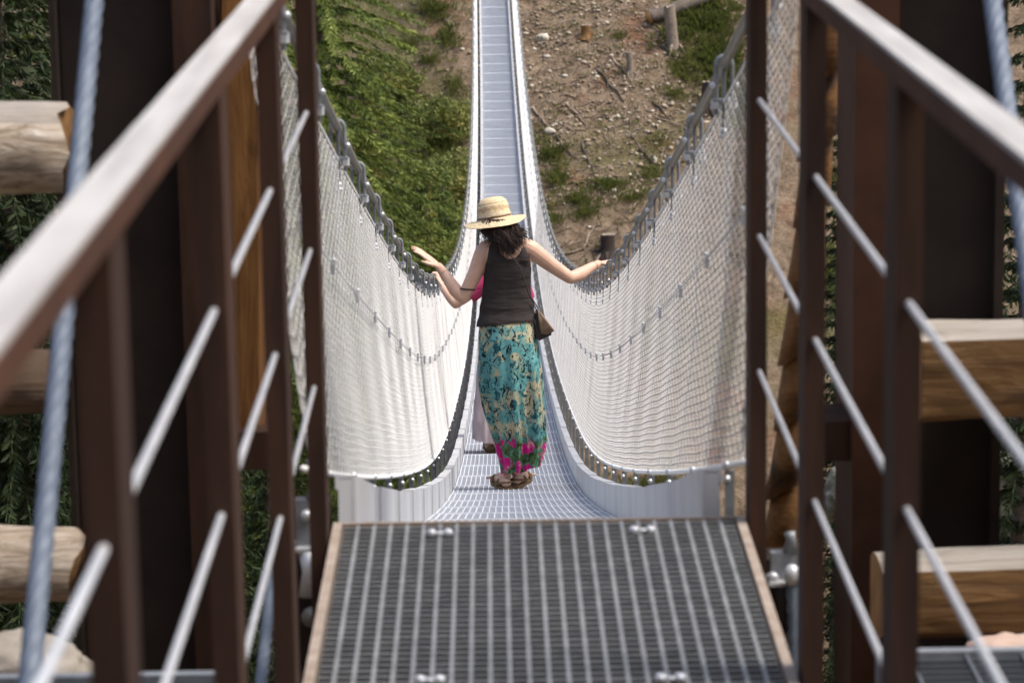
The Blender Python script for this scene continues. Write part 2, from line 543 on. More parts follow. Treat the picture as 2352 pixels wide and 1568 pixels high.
# ------------------------------------------------------------------ pylons
PY = 7.0
def make_pylon(side):
    root = thing('bridge_pylon', 'tall dark brown steel bridge pylon on the ' + ('left beside the pale log ends' if side < 0 else 'right behind the squared timbers'), 'pylon',
                 (0, PY, 0), 'pylons of the bridge')
    if side < 0: pa, pb, pc, mid = 150, 412, 500, 500
    else: pa, pb, pc, mid = 2290, 2062, 1962, 700
    xa = at(pa, 500, PY).x; xb = at(pb, 500, PY).x; xcx = at(pc, 500, PY).x
    z0, z1 = -3.2, 5.2
    a, b = min(xa, xb), max(xa, xb)
    m_ = MB(); m_.box2((a, .05, z0), (b, .32, z1)); m_.build('web_column', M['corten_shaded'], root)
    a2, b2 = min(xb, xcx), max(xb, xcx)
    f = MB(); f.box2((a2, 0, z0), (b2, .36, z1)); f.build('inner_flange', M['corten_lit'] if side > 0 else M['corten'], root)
    o = MB(); o.box2(((a if side < 0 else b) - .004, 0, z0), ((a if side < 0 else b) + .018 * side, .36, z1)); o.build('outer_flange', M['corten_shaded'], root)
    # bracket arm towards the bridge
    if side < 0: x0, x1 = at(500, 1040, PY).x, at(650, 1040, PY).x
    else: x0, x1 = at(1880, 1020, PY).x, at(1962, 1020, PY).x
    zt, zb = (at(575, 1003, PY).z, at(575, 1090, PY).z) if side < 0 else (at(1940, 978, PY).z, at(1940, 1070, PY).z)
    br = MB(); br.box2((min(x0, x1) + .001, .05, zb), (max(x0, x1) - .001, .25, zt)); br.build('bracket_arm', M['corten'], root)
    hd = MB(); hd.box2((min(a, a2) - .05, -.03, z1 - .02), (max(b, b2) + .05, .39, z1 + .05)); hd.build('cap_plate', M['corten'], root)
    return root
make_pylon(-1); make_pylon(1)

# ------------------------------------------------------------------ stay cables
def make_stay(p0, p1, label):
    p0 = Vector(p0); p1 = Vector(p1)
    dirv = (p1 - p0).normalized()
    a = p0 - dirv * 2.2; b = p1 + dirv * .9
    n = 420
    mb_ = MB()
    mb_.tube([(a + (b - a) * (i / n)) - a for i in range(n + 1)], .0150, 24, twist=.20, lobes=8)
    o = mb_.build('stay_cable', M['stay'], None, a, True)
    tag(o, label, 'cable', 'stay cables of the pylons')
make_stay(at(217, 0, 5.3), at(74, 1500, 4.2), 'blue grey twisted steel stay cable slanting past the left pylon')
make_stay(at(2280, 0, 5.3), at(2420, 1050, 4.4), 'blue grey twisted steel stay cable slanting past the right pylon')

# ------------------------------------------------------------------ timbers
def rough_log(name, p0, p1, r0, r1, m, label, group, square=False, endmat=None, topmat=None, nring=18):
    p0 = Vector(p0); p1 = Vector(p1)
    L = (p1 - p0).length
    mb_ = MB(); nseg = 26; vs = []; fs = []; mi = []
    sd_ = random.random() * 50
    for i in range(nseg + 1):
        t = i / nseg
        r = r0 + (r1 - r0) * t
        for k in range(nring):
            th = 2 * math.pi * k / nring
            if square:
                c, s_ = math.cos(th), math.sin(th)
                q = r / max(abs(c), abs(s_)) ** .86
            else: q = r
            q *= 1 + .10 * mnoise.noise(Vector((t * L * 3 + sd_, math.cos(th) * 1.3, math.sin(th) * 1.3))) + .05 * mnoise.noise(Vector((t * L * 9 + sd_, math.cos(th) * 3.3, math.sin(th) * 3.3)))
            ex = 0 if (square or 0 < i < nseg) else .035 * mnoise.noise(Vector((sd_, math.cos(th) * 1.8, math.sin(th) * 1.8)))
            vs.append((t * L + ex, math.cos(th) * q, math.sin(th) * q))
    for i in range(nseg):
        for k in range(nring):
            k2 = (k + 1) % nring
            fs.append((i * nring + k, (i + 1) * nring + k, (i + 1) * nring + k2, i * nring + k2))
            ang = 2 * math.pi * (k + .5) / nring
            mi.append(2 if (topmat is not None and math.sin(ang) > .74) else 0)
    fs.append(tuple(range(nring))); mi.append(1)
    fs.append(tuple(nseg * nring + k for k in reversed(range(nring)))); mi.append(1)
    mb_.v = vs; mb_.f = fs; mb_.mi = mi
    o = mb_.build(name, [m, endmat or M['cut_wood'], topmat or m], None, p0, not square, fixn=True)
    dv = (p1 - p0).normalized()
    z = Vector((0, 0, 1)); yv = z.cross(dv).normalized(); zz = dv.cross(yv)
    o.rotation_euler = Matrix((dv, yv, zz)).transposed().to_euler()
    tag(o, label, 'log', group)
    return o
G1 = 'squared timbers by the right pylon'
ly = 6.85
c0 = at(2100, 850, ly); rough_log('squared_timber', c0, (2.6, ly + .05, c0.z + .01), .108, .110, M['timber'], 'orange brown squared timber with grey top, upper one crossing the right pylon', G1, True, topmat=M['timber_grey'])
c1 = at(2012, 1362, ly - .15); rough_log('squared_timber', c1, (2.6, ly - .1, c1.z + .01), .088, .092, M['timber'], 'orange brown squared timber with grey top, lower one crossing the right pylon', G1, True, topmat=M['timber_grey'])
G2 = 'round logs by the left pylon'
c2 = at(152, 342, ly); rough_log('round_log', c2, (-2.6, ly, c2.z + .03), .106, .112, M['log_pale'], 'bleached round log end beside the left pylon, topmost of the three', G2, topmat=M['timber_grey'], endmat=M['timber'])
c3 = at(120, 875, ly + .1); rough_log('round_log', c3, (-2.6, ly + .1, c3.z), .075, .085, M['log_brown'], 'brown round log behind the left handrail, middle of the three', G2, endmat=M['log_brown'])
c4 = at(182, 1295, ly - .1); rough_log('round_log', c4, (-2.6, ly - .1, c4.z + .02), .085, .150, M['log_pale'], 'pale tapered round log near the boulder, lowest of the three', G2, endmat=M['timber'])
# uprights
pA = at(557, 1000, 7.16); pB = at(553, -250, 7.16)
o = rough_log('timber_post', pA, pB, .054, .052, M['timber_post'], 'orange timber post standing on the left bracket arm behind the railing', None, True); o['category'] = 'post'
def notched_post():
    # stepped trunk leaning behind the right railing: hewn lengths that lap over each other
    mb_ = MB()
    p0 = at(1790, 1260, 7.5); p1 = at(1925, -150, 7.5)
    n = 9
    sd_ = 3.3
    base = p0
    for i in range(n):
        a = p0 + (p1 - p0) * (i / n) ; b = p0 + (p1 - p0) * ((i + 1.02) / n)
        mb_.tube([a - base, a.lerp(b, .5) - base, b - base], [.058 + .005 * math.sin(i * 2.2), .049, .042], 14, flat=.9)
    ax_ = (p1 - p0)
    mb_.v = [(x, y, z + .85 * (x - ax_.x * z / ax_.z)) for x, y, z in mb_.v]
    t = thing('hewn_post', 'orange hewn leaning post with stepped notches behind the right railing', 'post', base)
    mb_.build('trunk', M['timber_post'], t, None, True, fixn=True)
    f = MB(); f.box2((-.05, -.05, -2.9), (.05, .05, -.06)); f.box2((-.07, -.07, -.06), (.07, .07, -.045)); f.build('steel_shoe', M['corten_shaded'], t)
    return t
notched_post()

# ------------------------------------------------------------------ cable anchors beside the ramp end
def make_anchor(side):
    Y = 6.55
    if side < 0:
        x0, x1 = at(680, 1200, Y).x, at(722, 1200, Y).x + .02
        zt, zb = at(700, 1148, Y).z, at(700, 1252, Y).z
        cx, cz = at(704, 1180, Y).x, at(704, 1180, Y).z
        lab = 'grey anchor plate with a round bolt left of the ramp end'
    else:
        x0, x1 = at(1772, 1200, Y).x, at(1840, 1200, Y).x
        zt, zb = at(1800, 1270, Y).z, at(1800, 1330, Y).z
        cx, cz = at(1775, 1322, Y).x, at(1775, 1322, Y).z
        lab = 'dark cable anchor with bright fittings right of the ramp end'
    root = thing('cable_anchor', lab, 'anchor', ((x0 + x1) / 2, Y, zb), 'cable anchors at the ramp end')
    o = root.location
    p = MB(); p.box2((x0, Y, zb), (x1, Y + .03, zt)); shift(p, o).build('plate', M['hook'], root)
    mt = MB(); mt.box2((x0 - .01, Y + .055, -2.6), (x1 + .01, Y + .16, zt - .03)); shift(mt, o).build('mount', M['corten_shaded'], root)
    l = MB(); l.box2((x0 - .008, Y - .03, zb - .008), (x1 + .008, Y + .05, zb - .0005)); shift(l, o).build('ledge', M['galv'], root)
    bt = MB(); bt.tube([(cx, Y - .002, cz), (cx, Y - .016, cz), (cx, Y - .022, cz)], [.012, .012, .008], 16); shift(bt, o).build('bolt', M['bolt'], root, smooth=True)
    hx = (x0 + x1) / 2
    h = MB(); h.tube([(hx + .01, Y + .01, zt), (hx + .012, Y + .01, zt + .03), (hx + .008, Y + .01, zt + (.09 if side < 0 else .045))], [.018, .011, .013], 12)
    shift(h, o).build('socket', M['hook'], root, smooth=True)
    k = MB()
    k.tube([(hx - .005, Y - .01, zb - .012), (hx - .005, Y - .02, zb - .055), (hx - .008, Y - .03, zb - .11)], [.022, .014, .02], 14)
    shift(k, o).build('cable_end', M['bolt'] if side < 0 else M['corten_shaded'], root, smooth=True)
    c = MB()
    e = Vector((hx - side * .04, Y - .35, zb - .52))
    s0 = Vector((hx - .008, Y - .03, zb - .115))
    if side > 0: s0 = Vector((at(1815, 1320, Y).x, Y - .04, at(1815, 1320, Y).z)); e = at(1830, 1720, Y - .08)
    else: s0 = Vector((at(634, 1290, Y).x, Y - .1, at(634, 1290, Y).z)); e = Vector((at(595, 1620, Y - .6).x, Y - .6, at(595, 1620, Y - .6).z))
    c.tube([s0 + (e - s0) * (i / 60) for i in range(61)], .0125, 18, twist=.22, lobes=6)
    shift(c, o).build('cable', M['stay'], root, smooth=True)
    kn = MB(); kn.ball(s0 + Vector((0, -.004, .012)), .02, 12, 8, (1, 1, 1.3)); shift(kn, o).build('thimble', M['bolt'], root, smooth=True)
make_anchor(-1); make_anchor(1)

# ------------------------------------------------------------------ the suspension bridge
bridge = thing('suspension_footbridge', 'long sagging footbridge of pale galvanised steel with white wire netting on both sides', 'bridge', (XC, Y0, 0))
BL = Vector((XC, Y0, 0))
PL = 1.25
def panel_mesh(near=True):
    g = MB(); L = PL - .012; W = HALF * 2 - .01
    n = int(L / .0333)
    for k in range(1, n):
        y = -L / 2 + L * k / n
        g.box((0, y, -.0175), (W - .012, .0032, .028), 1)
    for k in range(1, 25):
        x = -W / 2 + W * k / 25
        g.box((x, 0, -.0040), (.0055, L - .02, .0080))
    for x in (-W / 2 + .004, W / 2 - .004): g.box((x, 0, -.019), (.006, L, .04))
    for y in (-L / 2 + .012, L / 2 - .012): g.box((0, y, -.0185), (W - .016, .022, .041))
    return g.mesh('deck_panel', [M['deck'], M['deck_bar']])
pm = panel_mesh()
npan = int(SPAN / PL)
for i in range(npan):
    ya = Y0 + .03 + i * PL; yb = ya + PL
    za, zb = deck_h(ya), deck_h(yb)
    ang = math.atan2(zb - za, yb - ya)
    o = link('deck_panel', pm, bridge, Vector((xc((ya + yb) / 2), (ya + yb) / 2, (za + zb) / 2)) - BL)
    o.rotation_euler = (ang, 0, 0)
# kerbs
KH = .118
def kerb_mb(side, length):
    k = MB()
    prof = [(HALF, -.05), (HALF, KH), (HALF + .042, KH), (HALF + .042, KH - .03), (HALF + .036, KH - .03), (HALF + .036, KH - .006), (HALF + .006, KH - .006), (HALF + .006, -.05)]
    prof = [(side * a, b) for a, b in prof]
    k.prism(prof, 'y', -length / 2, length / 2)
    k.box((side * (HALF + .021), -length / 2 + .004, (KH - .056) / 2), (.029, .006, KH + .042))
    return k
KL = 1.25
for side in (-1, 1):
    kb = kerb_mb(side, KL - .014); km = kb.mesh('kerb_plate', M['kerb']); fix_normals(km)
    rest = MB()
    for i in range(int(SPAN / KL)):
        ya = Y0 - .02 + i * KL; yb = ya + KL
        za, zb = deck_h(ya) + .034 * math.exp(-i * KL / 1.5), deck_h(yb) + .034 * math.exp(-(i + 1) * KL / 1.5)
        ang = math.atan2(zb - za, yb - ya)
        dz = (.003 if i % 2 else 0.0)
        loc = Vector((xc((ya + yb) / 2), (ya + yb) / 2, (za + zb) / 2 + dz)) - BL
        if i < 50:
            o = link('kerb_plate', km, bridge, loc); o.rotation_euler = (ang, 0, 0)
        else:
            rm = Matrix.Rotation(ang, 3, 'X')
            rest.add([rm @ Vector(v) + loc for v in kb.v], kb.f)
    o = rest.build('far_kerb_plates', M['kerb'], bridge, fixn=True); o['kind'] = 'stuff'
# hand cables and lower net ropes, main cables
def curve_pts(xoff, zoff, ya, yb, step):
    n = int((yb - ya) / step)
    return [Vector((xc(ya + (yb - ya) * i / n) + xoff, ya + (yb - ya) * i / n, deck_h(ya + (yb - ya) * i / n) + zoff)) - BL for i in range(n + 1)]
for side in (-1, 1):
    c = MB(); c.tube(curve_pts(side * ROPE_X, ROPE_H, -6, Y0 + SPAN, .5), .0135, 12)
    c.build('hand_cable', M['rope'], bridge, smooth=True)
    c = MB(); c.tube(curve_pts(side * NETB_X, NETB_H, Y0 + .1, Y0 + SPAN, .25), .0075, 8)
    c.build('net_rope', M['net'], bridge, smooth=True)
    c = MB(); c.tube(curve_pts(side * (NETB_X + .035) , .76, Y0 + .1, Y0 + SPAN, .5), .0022, 6)
    c.build('middle_rope', M['galv'], bridge, smooth=True)
    c = MB(); c.tube(curve_pts(side * (HALF + .12), -.16, Y0 + .35, Y0 + SPAN, .5), .022, 10)
    c.build('main_cable', M['rope'], bridge, smooth=True)
# hangers
ST = 1.25
def hanger_parts(side):
    u = MB()
    arc = []
    rr = .0215
    for k in range(9):
        th = math.pi * k / 8
        arc.append((side * ROPE_X + math.cos(th) * rr, 0, ROPE_H + math.sin(th) * rr * 1.05))
    arc = [(side * ROPE_X + rr, 0, ROPE_H - .135)] + arc + [(side * ROPE_X - rr, 0, ROPE_H - .135)]
    u.tube(arc, .0058, 8)
    u.tube([(side * ROPE_X, .012, ROPE_H - .018), (side * ROPE_X, .012, ROPE_H - .17)], .0055, 8)
    u.box((side * ROPE_X, 0, ROPE_H - .095), (.062, .026, .007))
    nuts = u
    for s_ in (-1, 1):
        nuts.tube([(side * ROPE_X + s_ * rr, 0, ROPE_H - .118), (side * ROPE_X + s_ * rr, 0, ROPE_H - .095)], .014, 6, 1)
        nuts.ball((side * ROPE_X + s_ * (rr + .010), -.006, ROPE_H - .055), .0085, 8, 6, mi=1)
    nuts.ball((side * (ROPE_X - .002), -.004, ROPE_H - .178), .0095, 8, 6, mi=1)
    nuts.ball((side * (ROPE_X - .004), -.004, ROPE_H - .192), .0085, 8, 6, mi=1)
    rod = MB()
    rod.tube([(side * (ROPE_X + .012), .01, ROPE_H - .16), (side * (.5 * (ROPE_X + NETB_X) + .045), .01, .65), (side * (NETB_X + .028), .01, .18)], .0030, 6)
    clip = MB()
    mx = NETB_X + .035
    clip.box((side * mx, 0, .754), (.011, .012, .040)); clip.ball((side * (mx - .003), -.002, .774), .0058, 8, 6)
    br = MB()
    br.box((side * (NETB_X + .002), 0, .032), (.022, .010, .26))
    br.prism([(side * (HALF + .010), -.14), (side * (HALF + .085), -.14), (side * (HALF + .105), -.06), (side * (HALF + .085), .035), (side * (HALF + .010), .035)], 'y', -.005, .005)
    br.box((side * (HALF + .06), .0, -.145), (.10, .05, .012))
    bo = br
    bo.tube([(side * (HALF + .066), -.006, -.03), (side * (HALF + .066), -.018, -.03)], .018, 10, 1)
    bo.ball((side * (NETB_X - .006), -.004, NETB_H + .004), .010, 8, 6, mi=1)
    bo.ball((side * (NETB_X - .004), -.004, NETB_H - .030), .009, 8, 6, mi=1)
    return [('u_bolt', u, [M['hook'], M['bolt']]), ('middle_clip', clip, M['bolt']), ('bracket', br, [M['hook'], M['bolt']])], rod
NEARH = 50
for side in (-1, 1):
    parts, rod = hanger_parts(side)
    ms = [(n, b.mesh(n, m)) for n, b, m in parts]
    for n_, m_ in ms: fix_normals(m_)
    rodm = rod.mesh('hanger', M['hook'])
    far = MB()
    for i in range(int(SPAN / ST)):
        y = Y0 + .75 + i * ST
        loc = Vector((xc(y), y, deck_h(y))) - BL
        if i < NEARH:
            h = link('hanger', rodm, bridge, loc)
            for n, me in ms: link(n, me, h)
        else:
            for k, (n, b, m) in enumerate(parts):
                far.add([Vector(v) + loc for v in b.v], b.f, 1 if n == 'middle_clip' else 0); far.mi[-len(b.f):] = b.mi if n != 'middle_clip' else [1] * len(b.f)
            far.add([Vector(v) + loc for v in rod.v], rod.f, 0)
    o = far.build('far_hangers', [M['hook'], M['bolt']], bridge, fixn=True); o['kind'] = 'stuff'

M['row_shade'] = simple('net_row_shade', (.050, .032, .021), (.085, .056, .036), 30, .5, .1, 0)  # brown tone standing for shadow and gaps at the wire crossings
def net_mesh(side):
    allv = []; allq = []; base = 0; nwire = 0; fv = []
    for (ya, yb, pitch, rows, rad) in ((Y0 - .12, Y0 + 42, .150, 42, .00150), (Y0 + 42, Y0 + SPAN, .24, 22, .0034)):
        nc = int((yb - ya) / pitch)
        J, I = np.meshgrid(np.arange(rows + 1), np.arange(nc + 1), indexing='ij')
        y = ya + (I + .5 * (J % 2)) * pitch
        t = J / rows
        s = y - Y0
        dh = np.where(s < 0, -0.060 - SLOPE * s, -0.060 - SLOPE * s + CURV * s * s - .072 * np.exp(-((s - 12) / 5.5) ** 2))
        # scalloped sag between hangers
        ph = ((y - (Y0 + .75)) / ST) % 1.0
        sag = -np.sin(np.pi * ph)
        wav = .006 * np.sin(y * 2.3 + 1.1) + .004 * np.sin(y * 5.1 + t * 3) + .002 * np.sin(y * 9.7 + t * 7 + side)
        zz = dh + NETB_H + (NETT_H - NETB_H) * t + sag * .007 * t ** 2 + .005 * np.sin(np.pi * ph) * (1 - t) ** 2 + wav * np.sin(np.pi * t) * .22
        xx = NETB_X + (ROPE_X - NETB_X) * t + np.sin(np.pi * t) * (.008 + .0022 * np.sin(y * 1.7 + side) + .0010 * np.sin(y * 4.3 + t * 4) + .0015 * np.cos(2 * np.pi * ph))
        # the end by the ramp is cut on the slant
        y = np.where(y < Y0 + .55, np.maximum(y, Y0 + .45 * (1 - t) - .12), y)
        P = np.stack([side * xx + xc_np(y) - XC, y - Y0, zz], -1)
        if pitch < .2: fv.append(P)
        a = []; b = []
        for j in range(rows):
            if j % 2 == 0:
                a += [P[j, :]]; b += [P[j + 1, :]]
                a += [P[j, 1:]]; b += [P[j + 1, :-1]]
            else:
                a += [P[j, :]]; b += [P[j + 1, :]]
                a += [P[j, :-1]]; b += [P[j + 1, 1:]]
        a = np.concatenate(a); b = np.concatenate(b)
        if pitch < .2:      # the two wires twist together at a knot, then run apart side by side
            h1 = a + (b - a) * np.array([[.16, .5, .16]]); h2 = a + (b - a) * np.array([[.84, .5, .84]])
            a, b = np.concatenate([a, h1, h2]), np.concatenate([h1, h2, b])
        t_ = b - a; t_ /= np.linalg.norm(t_, axis=1, keepdims=True) + 1e-9
        ref = np.tile(np.array([[1., 0, 0]]), (len(a), 1))
        u = np.cross(t_, ref); u /= np.linalg.norm(u, axis=1, keepdims=True) + 1e-9
        v_ = np.cross(t_, u)
        rings = []
        for k in range(3):
            th = 2 * math.pi * k / 3 + .5
            o_ = (u * math.cos(th) + v_ * math.sin(th)) * rad
            rings.append(a + o_); rings.append(b + o_)
        V = np.stack(rings, 1).reshape(-1, 3)        # a0 b0 a1 b1 a2 b2
        n = len(a); bi = np.arange(n)[:, None] * 6 + base
        q = np.concatenate([bi + np.array([[0, 1, 3, 2]]), bi + np.array([[2, 3, 5, 4]]), bi + np.array([[4, 5, 1, 0]])])
        allv.append(V); allq.append(q); base += len(V)
    nwire = sum(len(q) for q in allq)
    for P in fv:            # thin dark lines added for the shadowed gaps along the knot rows
        a = P[:, :-1].reshape(-1, 3); b = P[:, 1:].reshape(-1, 3); rings = []
        for k in range(3):
            th = 2 * math.pi * k / 3
            o_ = np.array([math.cos(th) * .0015, 0, math.sin(th) * .0015])
            rings.append(a + o_); rings.append(b + o_)
        V = np.stack(rings, 1).reshape(-1, 3); bi = np.arange(len(a))[:, None] * 6 + base
        allv.append(V); base += len(V)
        allq += [bi + np.array([[0, 1, 3, 2]]), bi + np.array([[2, 3, 5, 4]]), bi + np.array([[4, 5, 1, 0]])]
    me = np_mesh('safety_net', np.concatenate(allv), np.concatenate(allq), M['net'])
    me.materials.append(M['row_shade'])
    mi = np.zeros(len(me.polygons), dtype=np.int32); mi[nwire:] = 1
    me.polygons.foreach_set('material_index', mi)
    return me
for side in (-1, 1):
    link('safety_net', net_mesh(side), bridge)
    c = MB(); c.tube(curve_pts(side * ROPE_X, NETT_H + .003, Y0 - .1, Y0 + SPAN, .32), .0042, 6)
    c.build('net_border', M['net'], bridge, smooth=True)

# ------------------------------------------------------------------ people
def proj(p):
    v = M3.transposed() @ (Vector(p) - CAM)
    return 1176.0 + F * v.x / -v.z, 784.0 - F * v.y / -v.z
def remesh(mbx, voxel, mats, smooth=3, name='body', keep=None):
    me = mbx.mesh('tmp', mats)
    o = bpy.data.objects.new('tmp', me); COL.objects.link(o)
    m = o.modifiers.new('r', 'REMESH'); m.mode = 'VOXEL'; m.voxel_size = voxel; m.use_smooth_shade = True
    if smooth:
        s_ = o.modifiers.new('s', 'SMOOTH'); s_.iterations = smooth; s_.factor = .5
    dg = bpy.context.evaluated_depsgraph_get()
    out = bpy.data.meshes.new_from_object(o.evaluated_get(dg))
    bpy.data.objects.remove(o)
    out.name = name
    out.materials.clear()
    for x in (mats if isinstance(mats, (list, tuple)) else [mats]): out.materials.append(x)
    out.polygons.foreach_set('use_smooth', [True] * len(out.polygons))
    return out
def loft(mbx, rings, n=40, cap=True, mi=0, shape=None):
    # rings: (centre Vector, half width x, half depth y)
    vs = []; fs = []
    for j, (c, a, b) in enumerate(rings):
        for k in range(n):
            th = 2 * math.pi * k / n
            m_ = shape(j / (len(rings) - 1), th) if shape else 1.0
            vs.append((c.x + math.cos(th) * a * m_, c.y + math.sin(th) * b * m_, c.z))
    for j in range(len(rings) - 1):
        for k in range(n):
            k2 = (k + 1) % n
            fs.append((j * n + k, j * n + k2, (j + 1) * n + k2, (j + 1) * n + k))
    if cap:
        fs.append(tuple(reversed(range(n)))); fs.append(tuple((len(rings) - 1) * n + k for k in range(n)))
    mbx.add(vs, fs, mi)
def smooth_rings(rings, sub=4):
    out = []
    for i in range(len(rings) - 1):
        p0 = rings[max(i - 1, 0)]; p1 = rings[i]; p2 = rings[i + 1]; p3 = rings[min(i + 2, len(rings) - 1)]
        for k in range(sub):
            t = k / sub
            def cr(a, b, c, d_): return .5 * ((2 * b) + (c - a) * t + (2 * a - 5 * b + 4 * c - d_) * t * t + (3 * b - a - 3 * c + d_) * t ** 3)
            out.append(tuple(cr(p0[q], p1[q], p2[q], p3[q]) for q in range(3)))
    out.append(rings[-1])
    return out
def sub_faces(me, keep, off, name, m, thick=.004):
    """clothing: the faces of a body surface that pass keep(), pushed outwards"""
    import bmesh
    bm = bmesh.new(); bm.from_mesh(me)
    bm.normal_update()
    kill = [f for f in bm.faces if not keep(f.calc_center_median())]
    bmesh.ops.delete(bm, geom=kill, context='FACES')
    bm.normal_update()
    for v in bm.verts: v.co += v.normal * off(v.co)
    edge = [e for e in bm.edges if e.is_boundary]
    bmesh.ops.smooth_vert(bm, verts=list({v for e in edge for v in e.verts}), factor=.5, use_axis_x=True, use_axis_y=True, use_axis_z=True)
    r = bmesh.ops.extrude_edge_only(bm, edges=edge)
    for v in [g for g in r['geom'] if isinstance(g, bmesh.types.BMVert)]: v.co -= v.normal * thick
    out = bpy.data.meshes.new(name); bm.to_mesh(out); bm.free()
    out.materials.append(m)
    out.polygons.foreach_set('use_smooth', [True] * len(out.polygons))
    return out
def bez(pts, n):
    # Catmull-Rom resample
    pts = [Vector(p) for p in pts]; out = []
    for i in range(len(pts) - 1):
        p0 = pts[max(i - 1, 0)]; p1 = pts[i]; p2 = pts[i + 1]; p3 = pts[min(i + 2, len(pts) - 1)]
        for k in range(n):
            t = k / n
            out.append(.5 * ((2 * p1) + (p2 - p0) * t + (2 * p0 - 5 * p1 + 4 * p2 - p3) * t * t + (3 * p1 - p0 - 3 * p2 + p3) * t ** 3))
    out.append(pts[-1])
    return out
def limb(mbx, pts, rads, n=4, seg=14):
    P = bez(pts, n); Rr = []
    for i in range(len(pts) - 1):
        for k in range(n): Rr.append(rads[i] + (rads[i + 1] - rads[i]) * (k / n))
    Rr.append(rads[-1])
    mbx.tube(P, Rr, seg)
    mbx.ball(P[0], Rr[0] * .99, 12, 8); mbx.ball(P[-1], Rr[-1] * .99, 12, 8)

# skin and cloth
def skin_mat():
    m, nt, b = mat('skin')
    f = noise_tex(nt, coords(nt), 14, 4, .6)
    nt.links.new(ramp(nt, f, [(.3, (.60, .37, .26)), (.7, (.70, .46, .34))]), b.inputs['Base Color'])
    b.inputs['Roughness'].default_value = .5
    b.inputs['Subsurface Weight'].default_value = .08
    b.inputs['Subsurface Radius'].default_value = (.01, .004, .002)
    return m
M['skin'] = skin_mat()
def cloth(name, c1, c2, scale=5, wr=(3, 3, 16), st=.5, dist=.012):
    m, nt, b = mat(name)
    f = noise_tex(nt, coords(nt), scale, 4, .6)
    nt.links.new(ramp(nt, f, [(.3, c1), (.7, c2)]), b.inputs['Base Color'])
    b.inputs['Roughness'].default_value = .85; b.inputs['Specular IOR Level'].default_value = .2
    h = noise_tex(nt, coords(nt, wr), 1.6, 3, .5, .6)
    bump(nt, b, h, st, dist)
    return m
M['tank'] = cloth('charcoal_jersey', (.034, .028, .026), (.048, .040, .038), 8, (3, 3, 15), .6, .02)
M['pink'] = cloth('raspberry_jersey', (.36, .035, .105), (.46, .055, .15))
M['tulle'] = cloth('dusty_pink_tulle', (.42, .33, .33), (.54, .44, .43), 6, (14, 14, 1.2), .4, .01)
M['hair'] = leaf_mat('dark_hair', [(0, (.012, .008, .007)), (.5, (.030, .019, .015)), (1, (.085, .052, .040))], 3, .0)
M['leather'] = simple('brown_leather', (.17, .11, .068), (.31, .215, .14), 14, .55, 0, .3, .004)
M['leather_dark'] = simple('dark_leather', (.02, .014, .012), (.04, .028, .02), 9, .55, 0, .2)
M['sandal'] = simple('sandal_brown', (.13, .080, .035), (.26, .17, .085), 12, .7, 0, .3)
M['gold'] = simple('bracelet_metal', (.50, .38, .22), (.66, .52, .33), 9, .3, .7, 0)
M['eye'] = simple('eye_white', (.7, .68, .65), (.8, .78, .75), 9, .3, 0, 0)
def straw_mat():
    m, nt, b = mat('straw')
    v = coords(nt)
    f = noise_tex(nt, v, 60, 3, .6)
    w1 = N(nt, 'ShaderNodeTexWave'); w1.wave_type = 'RINGS'; w1.rings_direction = 'Z'
    w1.inputs['Scale'].default_value = 55; w1.inputs['Distortion'].default_value = 1.5; w1.inputs['Detail'].default_value = 2
    nt.links.new(v, w1.inputs['Vector'])
    k = math_n(nt, 'ADD', math_n(nt, 'MULTIPLY', f, .6), math_n(nt, 'MULTIPLY', w1.outputs['Fac'], .4))
    nt.links.new(ramp(nt, k, [(.25, (.42, .30, .15)), (.5, (.62, .49, .29)), (.75, (.74, .62, .42))]), b.inputs['Base Color'])
    b.inputs['Roughness'].default_value = .8
    bump(nt, b, k, .5, .004)
    return m
M['straw'] = straw_mat()
